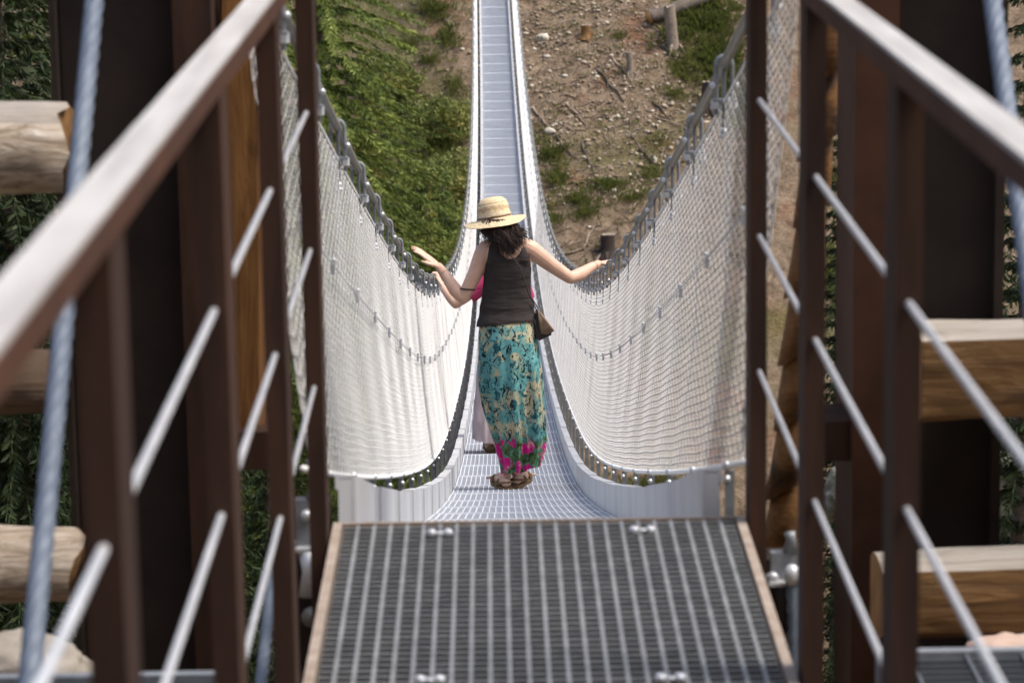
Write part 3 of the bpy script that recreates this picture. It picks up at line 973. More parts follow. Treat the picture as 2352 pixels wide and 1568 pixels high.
def print_mat(zlow, zmid):
    """teal, sand and black animal print, with a green and magenta flower border along the hem"""
    m, nt, b = mat('printed_fabric')
    tc = N(nt, 'ShaderNodeTexCoord')
    v = tc.outputs['Object']
    nz = N(nt, 'ShaderNodeTexNoise'); nz.inputs['Scale'].default_value = 14; nz.inputs['Detail'].default_value = 2
    nt.links.new(v, nz.inputs['Vector'])
    wv = N(nt, 'ShaderNodeVectorMath'); wv.operation = 'MULTIPLY_ADD'
    nt.links.new(nz.outputs['Color'], wv.inputs[0]); wv.inputs[1].default_value = (.09, .09, .12)
    nt.links.new(v, wv.inputs[2])
    def vscale(src, sx):
        mp = N(nt, 'ShaderNodeMapping'); mp.inputs['Scale'].default_value = sx
        nt.links.new(src, mp.inputs['Vector']); return mp.outputs['Vector']
    # teal against sand
    f1 = noise_tex(nt, vscale(wv.outputs[0], (17, 17, 9.0)), 1, 4, .62, .6)
    zb = noise_tex(nt, vscale(v, (4.5, 4.5, 7.5)), 1, 1, .5)
    f1b = math_n(nt, 'ADD', math_n(nt, 'MULTIPLY', f1, .62), math_n(nt, 'MULTIPLY', zb, .38))
    base = ramp(nt, f1b, [(.36, (.50, .45, .30)), (.470, (.46, .43, .28)), (.495, (.22, .35, .29)), (.54, (.10, .31, .31)), (.66, (.17, .42, .43)), (.80, (.32, .56, .53))])
    # petrol shade
    f2 = noise_tex(nt, vscale(wv.outputs[0], (26, 26, 17)), 1, 3, .6, .8)
    base = mixc(nt, ramp(nt, f2, [(.55, (0, 0, 0)), (.62, (1, 1, 1))]), base, (.018, .10, .115))
    # dark spots
    vo = N(nt, 'ShaderNodeTexVoronoi'); vo.feature = 'SMOOTH_F1'; vo.inputs['Scale'].default_value = 1
    vo.inputs['Smoothness'].default_value = .3
    nt.links.new(vscale(wv.outputs[0], (58, 58, 32)), vo.inputs['Vector'])
    spot = ramp(nt, vo.outputs['Distance'], [(.24, (1, 1, 1)), (.32, (0, 0, 0))])
    zone = ramp(nt, noise_tex(nt, vscale(v, (9, 9, 7)), 1, 2, .5), [(.46, (0, 0, 0)), (.54, (1, 1, 1))])
    sm = math_n(nt, 'MULTIPLY', spot, zone)
    f3 = noise_tex(nt, vscale(wv.outputs[0], (40, 40, 13)), 1, 3, .6, 1.0)
    sm = math_n(nt, 'MAXIMUM', sm, ramp(nt, f3, [(.585, (0, 0, 0)), (.62, (1, 1, 1))]))
    base = mixc(nt, sm, base, (.010, .012, .018))
    # hem border
    sep = N(nt, 'ShaderNodeSeparateXYZ'); nt.links.new(v, sep.inputs[0])
    zn = math_n(nt, 'ADD', sep.outputs['Z'], math_n(nt, 'MULTIPLY', math_n(nt, 'SUBTRACT', f1, .5), .22))
    low = N(nt, 'ShaderNodeMapRange'); low.inputs['From Min'].default_value = zmid; low.inputs['From Max'].default_value = zmid - .05
    nt.links.new(zn, low.inputs['Value'])
    g = ramp(nt, f2, [(.38, (.028, .050, .016)), (.50, (.09, .15, .06)), (.58, (.08, .26, .20)), (.66, (.24, .36, .24))])
    base = mixc(nt, low.outputs[0], base, g)
    vo2 = N(nt, 'ShaderNodeTexVoronoi'); vo2.feature = 'SMOOTH_F1'; vo2.inputs['Scale'].default_value = 1; vo2.inputs['Smoothness'].default_value = .6
    nt.links.new(vscale(wv.outputs[0], (13, 13, 9)), vo2.inputs['Vector'])
    fl = ramp(nt, vo2.outputs['Distance'], [(.44, (1, 1, 1)), (.52, (0, 0, 0))])
    low2 = N(nt, 'ShaderNodeMapRange'); low2.inputs['From Min'].default_value = zmid - .01; low2.inputs['From Max'].default_value = zmid - .04
    nt.links.new(zn, low2.inputs['Value'])
    pk = ramp(nt, f2, [(.36, (.70, .42, .40)), (.47, (.58, .012, .22)), (.62, (.50, .008, .20)), (.7, (.62, .20, .33))])
    base = mixc(nt, math_n(nt, 'MULTIPLY', fl, low2.outputs[0]), base, pk)
    nt.links.new(base, b.inputs['Base Color'])
    b.inputs['Roughness'].default_value = .8; b.inputs['Specular IOR Level'].default_value = .2
    return m

def hand(mbx, wrist, knuckle, tips, normal, side_dir, s=1.0, curl=0.0, fold=None, thumb_sign=1):
    """palm from wrist to knuckle, four fingers on to the tips, thumb off the side"""
    w_, k_, t_ = Vector(wrist), Vector(knuckle), Vector(tips)
    nrm = Vector(normal).normalized(); sdv = Vector(side_dir).normalized()
    for i, off in enumerate((-.027, -.009, .009, .026)):
        o_ = sdv * off * s
        mbx.tube([w_ + o_ * .62, (w_ + k_) * .5 + o_ * .9, k_ + o_], [.0115 * s, .0125 * s, .0105 * s], 10)
        mbx.ball(w_ + o_ * .62, .0112 * s, 8, 6); mbx.ball(k_ + o_, .0103 * s, 8, 6)
        ln = (.90, 1.0, .95, .76)[i]
        dv = (t_ - k_) * ln
        if fold is None:
            a = k_ + o_
            p1 = a + dv * .45 + o_ * .10 + nrm * curl * .004 * s
            p2 = a + dv * .76 + o_ * .14 - nrm * curl * .004 * s
            p3 = a + dv * 1.0 + o_ * .12 - nrm * curl * .016 * s
        else:
            a = k_ + o_
            f1, f2, f3 = fold
            p1 = a + Vector(f1) * ln; p2 = a + Vector(f2) * ln; p3 = a + Vector(f3) * ln
        mbx.tube([a, p1, p2, p3], [.0090 * s, .0082 * s, .0074 * s, .0060 * s], 9)
        mbx.ball(p1, .0082 * s, 8, 6); mbx.ball(p2, .0074 * s, 8, 6); mbx.ball(p3, .0060 * s, 8, 6)
    b0 = w_ + (k_ - w_) * .22 + sdv * thumb_sign * .024 * s
    b1 = w_ + (k_ - w_) * .62 + sdv * thumb_sign * .044 * s - nrm * .010 * s
    b2 = w_ + (k_ - w_) * 1.02 + sdv * thumb_sign * .050 * s - nrm * .020 * s
    mbx.tube([b0, b1, b2], [.0125 * s, .0105 * s, .0075 * s], 10); mbx.ball(b2, .0075 * s, 8, 6); mbx.ball(b1, .0105 * s, 8, 6)

def head_shape(mbx, c, s, fwd):
    """skull, jaw, nose, lips, ears; fwd = the way the face looks"""
    f = Vector(fwd).normalized(); up = Vector((0, 0, 1)); up = (up - f * up.dot(f)).normalized(); rt = f.cross(up)
    q = Matrix((rt, f, up)).transposed()
    mbx.ball(c, .088 * s, 20, 14, (.86, 1.08, 1.18), q)
    mbx.ball(c + f * .030 * s - up * .055 * s, .060 * s, 16, 10, (.92, .95, 1.0), q)
    mbx.tube([c + f * .092 * s + up * .004 * s, c + f * .112 * s - up * .024 * s, c + f * .090 * s - up * .030 * s], [.008 * s, .012 * s, .010 * s], 8)
    mbx.ball(c + f * .086 * s - up * .054 * s, .012 * s, 10, 6, (2.0, .7, .8), q)
    for k in (-1, 1): mbx.ball(c + rt * k * .078 * s - f * .012 * s - up * .012 * s, .022 * s, 10, 8, (.4, .8, 1.2), q)
    return f, up, rt

def strand_hair(name, parent, starts, ends, rad, seed, bend):
    r2 = random.Random(seed); h = MB()
    for a, b in zip(starts, ends):
        a = Vector(a); b = Vector(b); wvx = r2.choice((-1, 1)) * r2.uniform(.006, .022); m1 = a.lerp(b, .35) + bend + Vector((wvx, r2.uniform(-.016, .006), r2.uniform(-.004, .004)))
        m2 = a.lerp(b, .72) + bend * .7 + Vector((-wvx, r2.uniform(-.014, .010), 0))
        h.tube(bez([a, m1, m2, b], 4), [rad * (1 - .06 * i) for i in range(13)], 5, flat=.55)
    return h.build(name, M['hair'], parent, smooth=True)

# ---- the woman in the straw hat
WY = 16.8
WB = at(1172, 1110, WY); WB.z = deck_h(WY)
woman = thing('person', 'woman in straw hat, charcoal sleeveless top and long teal printed skirt, arms held out', 'person', WB)
def J(px, py, dy=0.0): return at(px, py, WY + dy) - WB
U = 1 / 417.0
torso = MB()
rows = [(1157, 528, 17, .044, .045), (1157, 540, 19, .048, .03), (1159, 550, 30, .056, .012), (1162, 560, 48, .068, 0), (1164, 572, 57, .082, 0), (1166, 592, 56, .092, 0), (1166, 615, 54, .098, 0),
        (1165, 640, 54, .094, 0), (1164, 665, 55, .090, 0), (1164, 695, 59, .096, 0), (1165, 725, 63, .108, 0), (1166, 760, 66, .120, 0), (1168, 795, 64, .118, 0), (1170, 818, 56, .10, 0)]
rr = []
for (px, py, hw, dp, dy) in rows:
    c = J(px, py, dy); rr.append((c, hw * U, dp))
rr = list(reversed(rr))
rr2 = []
for i in range(len(rr) - 1):
    for k in range(3):
        t = k / 3
        rr2.append((rr[i][0].lerp(rr[i + 1][0], t), rr[i][1] * (1 - t) + rr[i + 1][1] * t, rr[i][2] * (1 - t) + rr[i + 1][2] * t))
rr2.append(rr[-1])
# shoulder blades and the groove of the spine
def back_shape(t, th): return 1.0 + (.035 * math.cos(2 * (th - 1.5 * math.pi) * 1.0) if False else 0) - .030 * math.exp(-((th - 1.5 * math.pi) / .16) ** 2)
loft(torso, rr2, 48, True, 0, back_shape)
torso.ball(J(1138, 596, -.055), .050, 14, 10, (1, .55, 1.2)); torso.ball(J(1194, 594, -.055), .050, 14, 10, (1, .55, 1.2))
# seat
torso.ball(J(1144, 785, -.045), .075, 16, 10); torso.ball(J(1189, 783, -.045), .075, 16, 10)
body = MB(); body.v = list(torso.v); body.f = list(torso.f); body.mi = list(torso.mi)
# legs
limb(body, [J(1148, 800, .0), J(1162, 945, .045), J(1164, 1010, -.01), J(1162, 1086, -.02)], [.074, .048, .046, .031])
limb(body, [J(1190, 800, .0), J(1198, 940, .045), J(1195, 1005, -.01), J(1187, 1082, .03)], [.074, .048, .046, .031])
def foot(ax, ay, dy, out):
    z0 = .022
    a = J(ax, ay, dy); a.z = .055
    h = Vector((a.x - out * .004, a.y - .028, .030 + z0)); b_ = Vector((a.x + out * .040, a.y + .105, .020 + z0)); t_ = Vector((a.x + out * .062, a.y + .165, .014 + z0))
    body.tube([h, a.lerp(b_, .4) + Vector((0, 0, .012)), b_, t_], [.029, .034, .032, .018], 12); body.ball(h, .029, 12, 8)
    body.tube([a + Vector((0, 0, .05)), Vector((a.x, a.y + .01, .05 + z0))], [.031, .035], 12)
    for q in range(5):
        o_ = (q - 2) * .0125
        body.tube([b_ + Vector((o_ * 1.6, .02, 0)), t_ + Vector((o_ * 1.6 + out * .004, .012 - abs(q - 1) * .006, -.004))], [.011, .0075], 8)
    return h, b_, t_
fL = foot(1161, 1100, -.03, -1); fR = foot(1188, 1097, .03, 1)
# arms
shL, elL, wrL = J(1113, 577, .0), J(1064, 684, -.015), J(1008, 612, .07)
shR, elR = J(1221, 574, .0), J(1309, 638, .085)
yR = WY + .32
ropeR = Vector((xc(yR) + ROPE_X, yR, deck_h(yR) + ROPE_H)) - WB
kR = ropeR + Vector((-.010, -.008, .027))
wrR = kR + ((elR - kR).normalized() + Vector((0, 0, .12))) * .078
limb(body, [J(1134, 566, 0), shL, shL.lerp(elL, .5) + Vector((.006, 0, .004)), elL], [.045, .052, .043, .035], 5)
limb(body, [elL, elL.lerp(wrL, .3) + Vector((-.004, -.004, -.006)), elL.lerp(wrL, .75), wrL], [.035, .039, .028, .0225], 5)
limb(body, [J(1200, 564, 0), shR, shR.lerp(elR, .5) + Vector((0, 0, -.004)), elR], [.045, .052, .042, .034], 5)
limb(body, [elR, elR.lerp(wrR, .3) + Vector((.004, 0, -.006)), elR.lerp(wrR, .75), wrR], [.034, .038, .027, .0215], 5)
# left hand: held out flat, palm down; right hand: closed over the hand cable
kL = J(978, 589, .075); tL = J(946, 566, .095)
hs = .88
nL = Vector((.50, -.28, .80)); dL = (kL - wrL).normalized(); sL = nL.cross(dL).normalized()
hand(body, wrL, kL, tL, nL, sL, hs, .5, thumb_sign=1 if sL.y < 0 else -1)
hand(body, wrR, kR, kR, Vector((0, 0, 1)), Vector((0, 1, -.2)), hs, fold=[(.024, .010, .002), (.038, .016, -.022), (.026, .020, -.046)], thumb_sign=-1)
hc = J(1144, 511, .075)
hf, hu, hr_ = head_shape(body, hc, .86, Vector((-.28, 1, -.34)))
limb(body, [J(1157, 548, .02), J(1152, 530, .045), hc - hu * .03], [.047, .043, .043], 3)
link('body', remesh(body, .0036, M['skin'], 3), woman)
for k in (-1, 1):
    e = MB(); e.ball(hc + hf * .078 + hr_ * k * .026 + hu * .004, .010, 10, 8); e.build('eye', M['eye'], woman, smooth=True)
tm = remesh(torso, .005, M['tank'], 4)
def keep_top(c):
    px, py = proj(c + WB)
    if py > 750 - (px - 1100) * .13 or py < 548: return False
    def lim(tab):
        for (y0, x0), (y1, x1) in zip(tab, tab[1:]):
            if y0 <= py <= y1: return x0 + (x1 - x0) * (py - y0) / (y1 - y0)
        return tab[0][1] if py < tab[0][0] else tab[-1][1]
    if px < lim([(548, 1126), (570, 1124), (600, 1119), (628, 1109), (650, 1090)]) or px > lim([(548, 1211), (570, 1214), (600, 1216), (628, 1221), (650, 1240)]): return False
    if ((px - 1172) / 31.0) ** 2 + ((py - 545) / (50.0 if c.y < 0 else 40)) ** 2 < 1: return False
    return True
def top_off(co):
    px, py = proj(co + WB)
    k = .0035
    if py > 660: k += .006 * (0.5 + .5 * math.sin(py * .16 + px * .045 + 2 * math.sin(px * .03))) * min(1, (py - 660) / 40)
    if py > 715: k += .010 * min(1, (py - 715) / 20)
    return k
link('tank_top', sub_faces(tm, keep_top, top_off, 'tank_top', M['tank']), woman)
# skirt
lev = [(722, 1112, 1220, .100), (738, 1101, 1229, .124), (770, 1097, 1234, .146), (800, 1097, 1239, .152), (840, 1097, 1245, .158), (880, 1098, 1249, .158), (920, 1105, 1251, .152),
       (960, 1117, 1252, .146), (1000, 1131, 1254, .138), (1030, 1139, 1252, .130), (1050, 1145, 1247, .124), (1074, 1149, 1241, .118)]
sk = MB(); lv = []
for i in range(len(lev) - 1):
    for k in range(5):
        t = k / 5; lv.append(tuple(lev[i][q] * (1 - t) + lev[i + 1][q] * t for q in range(4)))
lv.append(lev[-1])
n = 144; vs = []; fs = []
for j, (py, xl, xr, dp) in enumerate(lv):
    c = J((xl + xr) / 2, py, 0.0); a = (xr - xl) / 2 * U
    t = j / (len(lv) - 1)
    for k in range(n):
        th = 2 * math.pi * k / n
        fold_ = (.017 * math.sin(th * 9 + 2.5 * t + .8) + .010 * math.sin(th * 17 + 5 * t) + .011 * math.sin(th * 5 - 4 * t)) * min(1, max(0, (t - .12) * 1.6))
        # the cloth falls in between the two legs
        cleft = -.062 * math.exp(-((th - 1.53 * math.pi) / .20) ** 2) * min(1, max(0, (t - .45) * 2.2)) 
        m_ = 1 + (fold_ + cleft) / .15
        x = c.x + math.cos(th) * a * (1 + (fold_ / .15) * (.35 if abs(math.cos(th)) > .9 else .8))
        y = c.y + math.sin(th) * dp * m_
        z = c.z
        if t > .8:   # uneven hem: lower on the left leg, lifted on the right
            z += (t - .8) / .2 * (.022 * math.cos(th) + .008 * math.sin(th * 6 + 1))
        vs.append((x, y, z))
for j in range(len(lv) - 1):
    for k in range(n):
        k2 = (k + 1) % n
        fs.append((j * n + k, (j + 1) * n + k, (j + 1) * n + k2, j * n + k2))
sk.add(vs, fs)
M['print'] = print_mat(0, J(1170, 985).z)
sk.build('skirt', M['print'], woman, smooth=True, fixn=True)
# sandals
for (h, b_, t_), out in ((fL, -1), (fR, 1)):
    s_ = MB()
    dv = (t_ - h); dv.z = 0; ln = dv.length; dv.normalize(); sdv = Vector((dv.y, -dv.x, 0))
    prof = [(-.034, .024), (0, .035), (.06, .033), (.12, .041), (.17, .038), (.205, .018)]
    c0_ = Vector((h.x, h.y, 0))
    for (z0, z1, g) in ((.002, .026, 1.0),):
        L_ = [c0_ + dv * p - sdv * q * g for p, q in prof]; Rr_ = [c0_ + dv * p + sdv * q * g for p, q in reversed(prof)]
        poly = [(v.x, v.y) for v in L_ + Rr_]
        s_.prism(poly, 'z', z0, z1)
    for (q, hgt, wd) in ((.135, .062, .040), (.165, .052, .036)):
        m_ = c0_ + dv * q
        s_.tube(bez([m_ - sdv * wd + Vector((0, 0, .02)), m_ - sdv * wd * .6 + Vector((0, 0, hgt)), m_ + sdv * wd * .6 + Vector((0, 0, hgt)), m_ + sdv * wd + Vector((0, 0, .02))], 4), .007, 8)
    m_ = c0_ + dv * .055
    s_.tube(bez([m_ - sdv * .038 + Vector((0, 0, .024)), m_ - sdv * .040 + Vector((0, 0, .05)) - dv * .05, c0_ - dv * .034 + Vector((0, 0, .060)), m_ + sdv * .040 + Vector((0, 0, .05)) - dv * .05, m_ + sdv * .038 + Vector((0, 0, .024))], 5), .006, 8)
    for z in (.055, .07): s_.tube([m_ + sdv * out * .036 - dv * .03 + Vector((0, 0, z)), m_ + sdv * out * .062 - dv * .04 + Vector((0, 0, z - .022))], [.006, .003], 6)
    s_.build('sandal', M['sandal'], woman, smooth=False, fixn=True)
# arm band and bracelets
def ring(parent, name, c, axis_, rad, thick, m):
    axis_ = Vector(axis_).normalized(); a = axis_.orthogonal().normalized(); b_ = axis_.cross(a); r_m = MB()
    r_m.tube([Vector(c) + a * math.cos(2 * math.pi * k / 28) * rad + b_ * math.sin(2 * math.pi * k / 28) * rad for k in range(29)], thick, 6, cap=False)
    return r_m.build(name, m, parent, smooth=True)
ring(woman, 'arm_band', shL.lerp(elL, .80), elL - shL + Vector((.10, 0, .02)), .0415, .0042, M['leather_dark'])
ring(woman, 'bracelet', elL.lerp(wrL, .80), wrL - elL, .0275, .0022, M['gold'])
ring(woman, 'bracelet', elR.lerp(wrR, .86), wrR - elR, .0255, .0022, M['gold'])
# hair
r3 = random.Random(4)
hb = MB(); hb.ball(J(1147, 522, .030), .078, 18, 12, (1.0, .95, 1.05)); hb.ball(J(1160, 548, .0), .050, 14, 10, (1.1, .8, 1.0))
hm = remesh(hb, .006, M['hair'], 2, 'hair')
hair = link('hair', hm, woman)
st_, en_ = [], []
for i in range(900):
    u = r3.random(); a = (u - .5) * 2
    back = math.sqrt(max(0, 1 - a * a))
    st_.append(J(1147 + a * 32, r3.uniform(503, 519), .045 - back * r3.uniform(.080, .105)))
    ex = 1160 + a * 46 + r3.gauss(0, 8); ey = 564 - 22 * abs(a) ** 1.5 + r3.gauss(0, 11) + (10 if 0 < a < .6 else 0)
    if a < -.4: ey -= 10
    en_.append(J(ex, ey, -.035 - back * r3.uniform(.055, .085)))
strand_hair('hair_strands', hair, st_, en_, .0036, 9, Vector((-.004, -.012, 0)))
# hat
hat = MB(); hn = 72
pr = [(.010, .122), (.035, .121), (.058, .114), (.074, .098), (.081, .076), (.084, .05), (.086, .022), (.088, .006), (.097, -.002), (.115, -.005), (.135, -.010), (.155, -.017), (.170, -.023), (.1715, -.0245), (.168, -.026), (.150, -.020), (.120, -.010), (.088, -.004)]
vs = [(0, 0, .122)]; fs = []
for (r0, z0) in pr:
    for k in range(hn):
        th = 2 * math.pi * k / hn
        g = max(0, (r0 - .09) / .08)
        z = z0 + g * (.012 * math.cos(2 * th + .5) + .006 * math.sin(3 * th + 1) + .014 * math.sin(th))
        r = r0 * (1 + .02 * g * math.sin(2 * th)) * (1 + (.025 * math.cos(2 * th) if r0 < .09 else 0))
        vs.append((r * math.cos(th), r * math.sin(th) * 1.06, z))
for k in range(hn): fs.append((0, 1 + k, 1 + (k + 1) % hn))
for j in range(len(pr) - 1):
    for k in range(hn):
        a = 1 + j * hn + k; b_ = 1 + j * hn + (k + 1) % hn
        fs.append((a, a + hn, b_ + hn, b_))
hat.add(vs, fs)
hat.v = [(x * 1.0, y * 1.0, z) for x, y, z in hat.v]
ho = hat.build('straw_hat', M['straw'], woman, J(1137, 502, .070), True, True)
ho.scale = (1.03, 1.03, 1.0)
ho.rotation_euler = (R(-10), R(-7), R(12))
bd = MB(); 
for z in (.011,): bd.tube([(.0885 * math.cos(2 * math.pi * k / 48) * (1 + .02 * math.cos(4 * math.pi * k / 48)), .0885 * 1.06 * math.sin(2 * math.pi * k / 48), z) for k in range(49)], .0058, 6, cap=False)
bd.build('hat_band', M['leather'], ho, smooth=True)
# shoulder bag
bag = thing('handbag', 'small brown pleated leather shoulder bag hanging at the hip of the woman in the hat', 'bag', WB)
bb = MB()
pl = [J(*p, .0) for p in ((1229, 716), (1237, 711), (1249, 728), (1266, 757), (1266, 765), (1238, 778), (1230, 770))]
bb.prism([(p.x, p.z) for p in pl], 'y', -.055, .03)
bb.build('bag_body', M['leather_dark'], bag, fixn=True)
fl = MB()
apex = J(1236, 712, -.06)
for i in range(7):
    e = J(1245 + i * 4.0, 762 + (5 - abs(i - 3) * 1.4) - i * .8, -.062)
    fl.tube([apex, apex.lerp(e, .5) + Vector((0, -.008, 0)), e + Vector((.004, 0, -.006))], [.005, .011, .0105], 8, flat=.8)
fl.build('bag_flap', M['leather'], bag, smooth=True, fixn=True)
stp = MB()
stp.tube(bez([J(1128, 556, .03), J(1134, 561, -.085), J(1165, 580, -.108), J(1192, 612, -.105), J(1212, 668, -.085), J(1227, 700, -.045), J(1234, 716, -.02)], 6), .0034, 6)
stp.tube(bez([J(1128, 556, .03), J(1140, 575, .10), J(1190, 640, .118), J(1228, 695, .06), J(1238, 714, .01)], 6), .0034, 6)
stp.build('strap', M['leather_dark'], bag, smooth=True)

# ---- the second woman, walking ahead
SY = 21.4
SB = at(1146, 1030, SY); SB.z = deck_h(SY)
w2 = thing('person', 'second woman further along the bridge in raspberry top and dusty pink tiered skirt, mostly hidden', 'person', SB)
def K(px, py, dy=0.0): return at(px, py, SY + dy) - SB
U2 = 1 / 327.0
t2 = MB(); rows2 = [(1150, 632, 13, .05), (1150, 640, 26, .07), (1150, 650, 40, .085), (1150, 675, 41, .10), (1150, 710, 37, .098), (1150, 740, 39, .10), (1150, 775, 44, .115), (1150, 810, 44, .12)]
loft(t2, [(K(a, b), c * U2, d_) for a, b, c, d_ in reversed(rows2)], 36)
b2 = MB(); b2.v = list(t2.v); b2.f = list(t2.f); b2.mi = list(t2.mi)
limb(b2, [K(1135, 800), K(1136, 915, .04), K(1131, 1008, -.03)], [.085, .055, .034]); limb(b2, [K(1166, 800), K(1168, 910, .04), K(1166, 1004, .12)], [.085, .055, .034])
s2, e2, q2 = K(1108, 653), K(1047, 696, .0), K(1019, 662, .12)
limb(b2, [K(1130, 648), s2, e2], [.05, .052, .040]); limb(b2, [e2, e2.lerp(q2, .35), q2], [.040, .041, .026])
y2 = SY + .22
rp2 = Vector((xc(y2) - ROPE_X, y2, deck_h(y2) + ROPE_H)) - SB
k2 = rp2 + Vector((.016, 0, .028))
hand(b2, q2, k2, k2, Vector((0, 0, 1)), Vector((0, 1, 0)), 1.0, fold=[(-.026, .01, .004), (-.042, .016, -.022), (-.030, .02, -.048)], thumb_sign=-1)
s2r, e2r, q2r = K(1192, 653), K(1214, 705, .06), K(1196, 668, .24)
limb(b2, [K(1170, 648), s2r, e2r], [.05, .052, .040]); limb(b2, [e2r, q2r], [.040, .026])
y3 = SY + .30
hand(b2, q2r, q2r + Vector((.01, .075, .01)), q2r + Vector((.02, .15, -.01)), Vector((0, 0, 1)), Vector((1, 0, 0)), 1.0, .6, thumb_sign=-1)
h2 = K(1150, 596, .03)
f2_, u2_, r2_ = head_shape(b2, h2, 1.0, Vector((0, 1, -.2)))
limb(b2, [K(1150, 640, .0), h2 - u2_ * .04], [.05, .048], 3)
for (ax, ay, dy, out) in ((1128, 1020, -.03, -1), (1166, 1016, .13, 1)):
    a = K(ax, ay, dy)
    b2.tube([Vector((a.x, a.y - .03, .05)), Vector((a.x + out * .02, a.y + .10, .040)), Vector((a.x + out * .03, a.y + .18, .032))], [.032, .034, .022], 10)
link('body', remesh(b2, .0045, M['skin'], 3), w2)
for k in (-1, 1):
    e = MB(); e.ball(h2 + f2_ * .09 + r2_ * k * .03 + u2_ * .004, .011, 8, 6); e.build('eye', M['eye'], w2, smooth=True)
t3 = MB(); t3.v = list(t2.v); t3.f = list(t2.f); t3.mi = list(t2.mi)
limb(t3, [K(1132, 648), s2, s2.lerp(e2, .48)], [.055, .064, .066]); limb(t3, [K(1168, 648), s2r, s2r.lerp(e2r, .6)], [.055, .064, .066])
tm2 = remesh(t3, .007, M['pink'], 3)
ax2 = (e2 - s2).normalized(); ax2r = (e2r - s2r).normalized()
def keep2(c):
    px, py = proj(c + SB)
    if py > 800 or (py < 645 and abs(px - 1150) < 24): return False
    if (c - s2).dot(ax2) > (e2 - s2).length * .50 and px < 1110: return False
    if (c - s2r).dot(ax2r) > (e2r - s2r).length * .62 and px > 1192: return False
    return True
link('top', sub_faces(tm2, keep2, lambda c: .008, 'top', M['pink']), w2)
sk2 = MB(); lv2 = [(780, 46, .125), (800, 52, .14), (860, 58, .165), (915, 61, .185), (916, 63, .19), (960, 64, .20), (962, 66, .205), (1003, 66, .215)]
vs = []; fs = []; n = 120
for j, (py, hw, dp) in enumerate(lv2):
    c = K(1151 if py < 900 else 1150, py)
    for k in range(n):
        th = 2 * math.pi * k / n; t = j / (len(lv2) - 1)
        m_ = 1 + t * (.04 * math.sin(th * 14) + .03 * math.sin(th * 23 + 1))
        vs.append((c.x + math.cos(th) * hw * U2 * (1 + (m_ - 1) * .5), c.y + math.sin(th) * dp * m_, c.z))
for j in range(len(lv2) - 1):
    for k in range(n):
        k2_ = (k + 1) % n; fs.append((j * n + k, (j + 1) * n + k, (j + 1) * n + k2_, j * n + k2_))
sk2.add(vs, fs); sk2.build('skirt', M['tulle'], w2, smooth=True, fixn=True)
hb2 = MB(); hb2.ball(h2 - f2_ * .018 + u2_ * .022, .100, 20, 12, (.92, 1.02, 1.08)); hb2.tube([h2 - f2_ * .085, h2 - f2_ * .12 - u2_ * .10, h2 - f2_ * .10 - u2_ * .20], [.035, .032, .012], 10)
link('hair', remesh(hb2, .007, M['hair'], 2, 'hair'), w2)
for (ax, ay, dy, out) in ((1128, 1020, -.03, -1), (1166, 1016, .13, 1)):
    a = K(ax, ay, dy); s_ = MB()
    s_.tube([Vector((a.x - out * .004, a.y - .05, .012)), Vector((a.x + out * .01, a.y + .03, .012)), Vector((a.x + out * .025, a.y + .13, .012)), Vector((a.x + out * .032, a.y + .21, .012))], [.033, .036, .042, .020], 12, flat=.30, up=(0, 0, 1))
    s_.tube([Vector((a.x, a.y - .045, .03)), Vector((a.x, a.y + .0, .045))], [.033, .036], 12)
    s_.tube([Vector((a.x + out * .02, a.y + .09, .038)), Vector((a.x + out * .03, a.y + .15, .030))], [.038, .030], 12)
    s_.build('shoe', M['sandal'], w2, smooth=True)

# ------------------------------------------------------------------ vegetation and the far slope
def spruce_leaves(h, rad, seed, twig=.34, wid=.085, step=.20, lvl=.36, low=.06):
    g = np.random.default_rng(seed)
    C = []; D = []; S = []
    z = h * .995
    while z > h * low:
        t = 1 - z / h
        r = rad * t ** .72 * g.uniform(.82, 1.15) + .10
        nb = int(6 + 4 * min(1, r / 1.5))
        a0 = g.uniform(0, 6.28)
        for b in range(nb):
            az = a0 + 2 * np.pi * b / nb + g.normal(0, .16)
            L = r * g.uniform(.70, 1.12)
            n = max(3, int(L / step))
            u = (np.arange(n) + g.uniform(0, 1, n)) / n
            rad_ = L * u
            zz = z + .10 * L * u - .55 * L * u ** 2 + .16 * L * u ** 4 + g.normal(0, .03, n)
            out = np.array([np.cos(az), np.sin(az), 0]); tan = np.array([-np.sin(az), np.cos(az), 0])
            for sgn in (-1, 1, 0):
                p = out[None] * rad_[:, None] + np.array([[0, 0, 1]]) * zz[:, None]
                dv = out[None] * g.uniform(.35, .85, (n, 1)) + tan[None] * sgn * g.uniform(.5, 1.1, (n, 1)) + np.array([[0, 0, 1]]) * g.uniform(-.95, -.10, (n, 1))
                C.append(p); D.append(dv); S.append(g.uniform(.6, 1.25, n) * (1 - .35 * u))
        z -= lvl * g.uniform(.75, 1.2)
    C = np.concatenate(C); D = np.concatenate(D); S = np.concatenate(S)
    D /= np.linalg.norm(D, axis=1, keepdims=True)
    rn = g.normal(0, 1, C.shape)
    W = np.cross(D, rn); W /= np.linalg.norm(W, axis=1, keepdims=True) + 1e-9
    Ln = (twig * S)[:, None]; Wd = (wid * S)[:, None]
    V = np.stack([C - W * Wd * .35, C + D * Ln * .55 - W * Wd * .5, C + D * Ln, C + D * Ln * .55 + W * Wd * .5], 1)
    # a little sag in the middle so that each spray is not a flat card
    V[:, 1, 2] += .02 * S; V[:, 3, 2] -= .02 * S
    n = len(C)
    return V.reshape(-1, 3), np.arange(n * 4).reshape(n, 4)
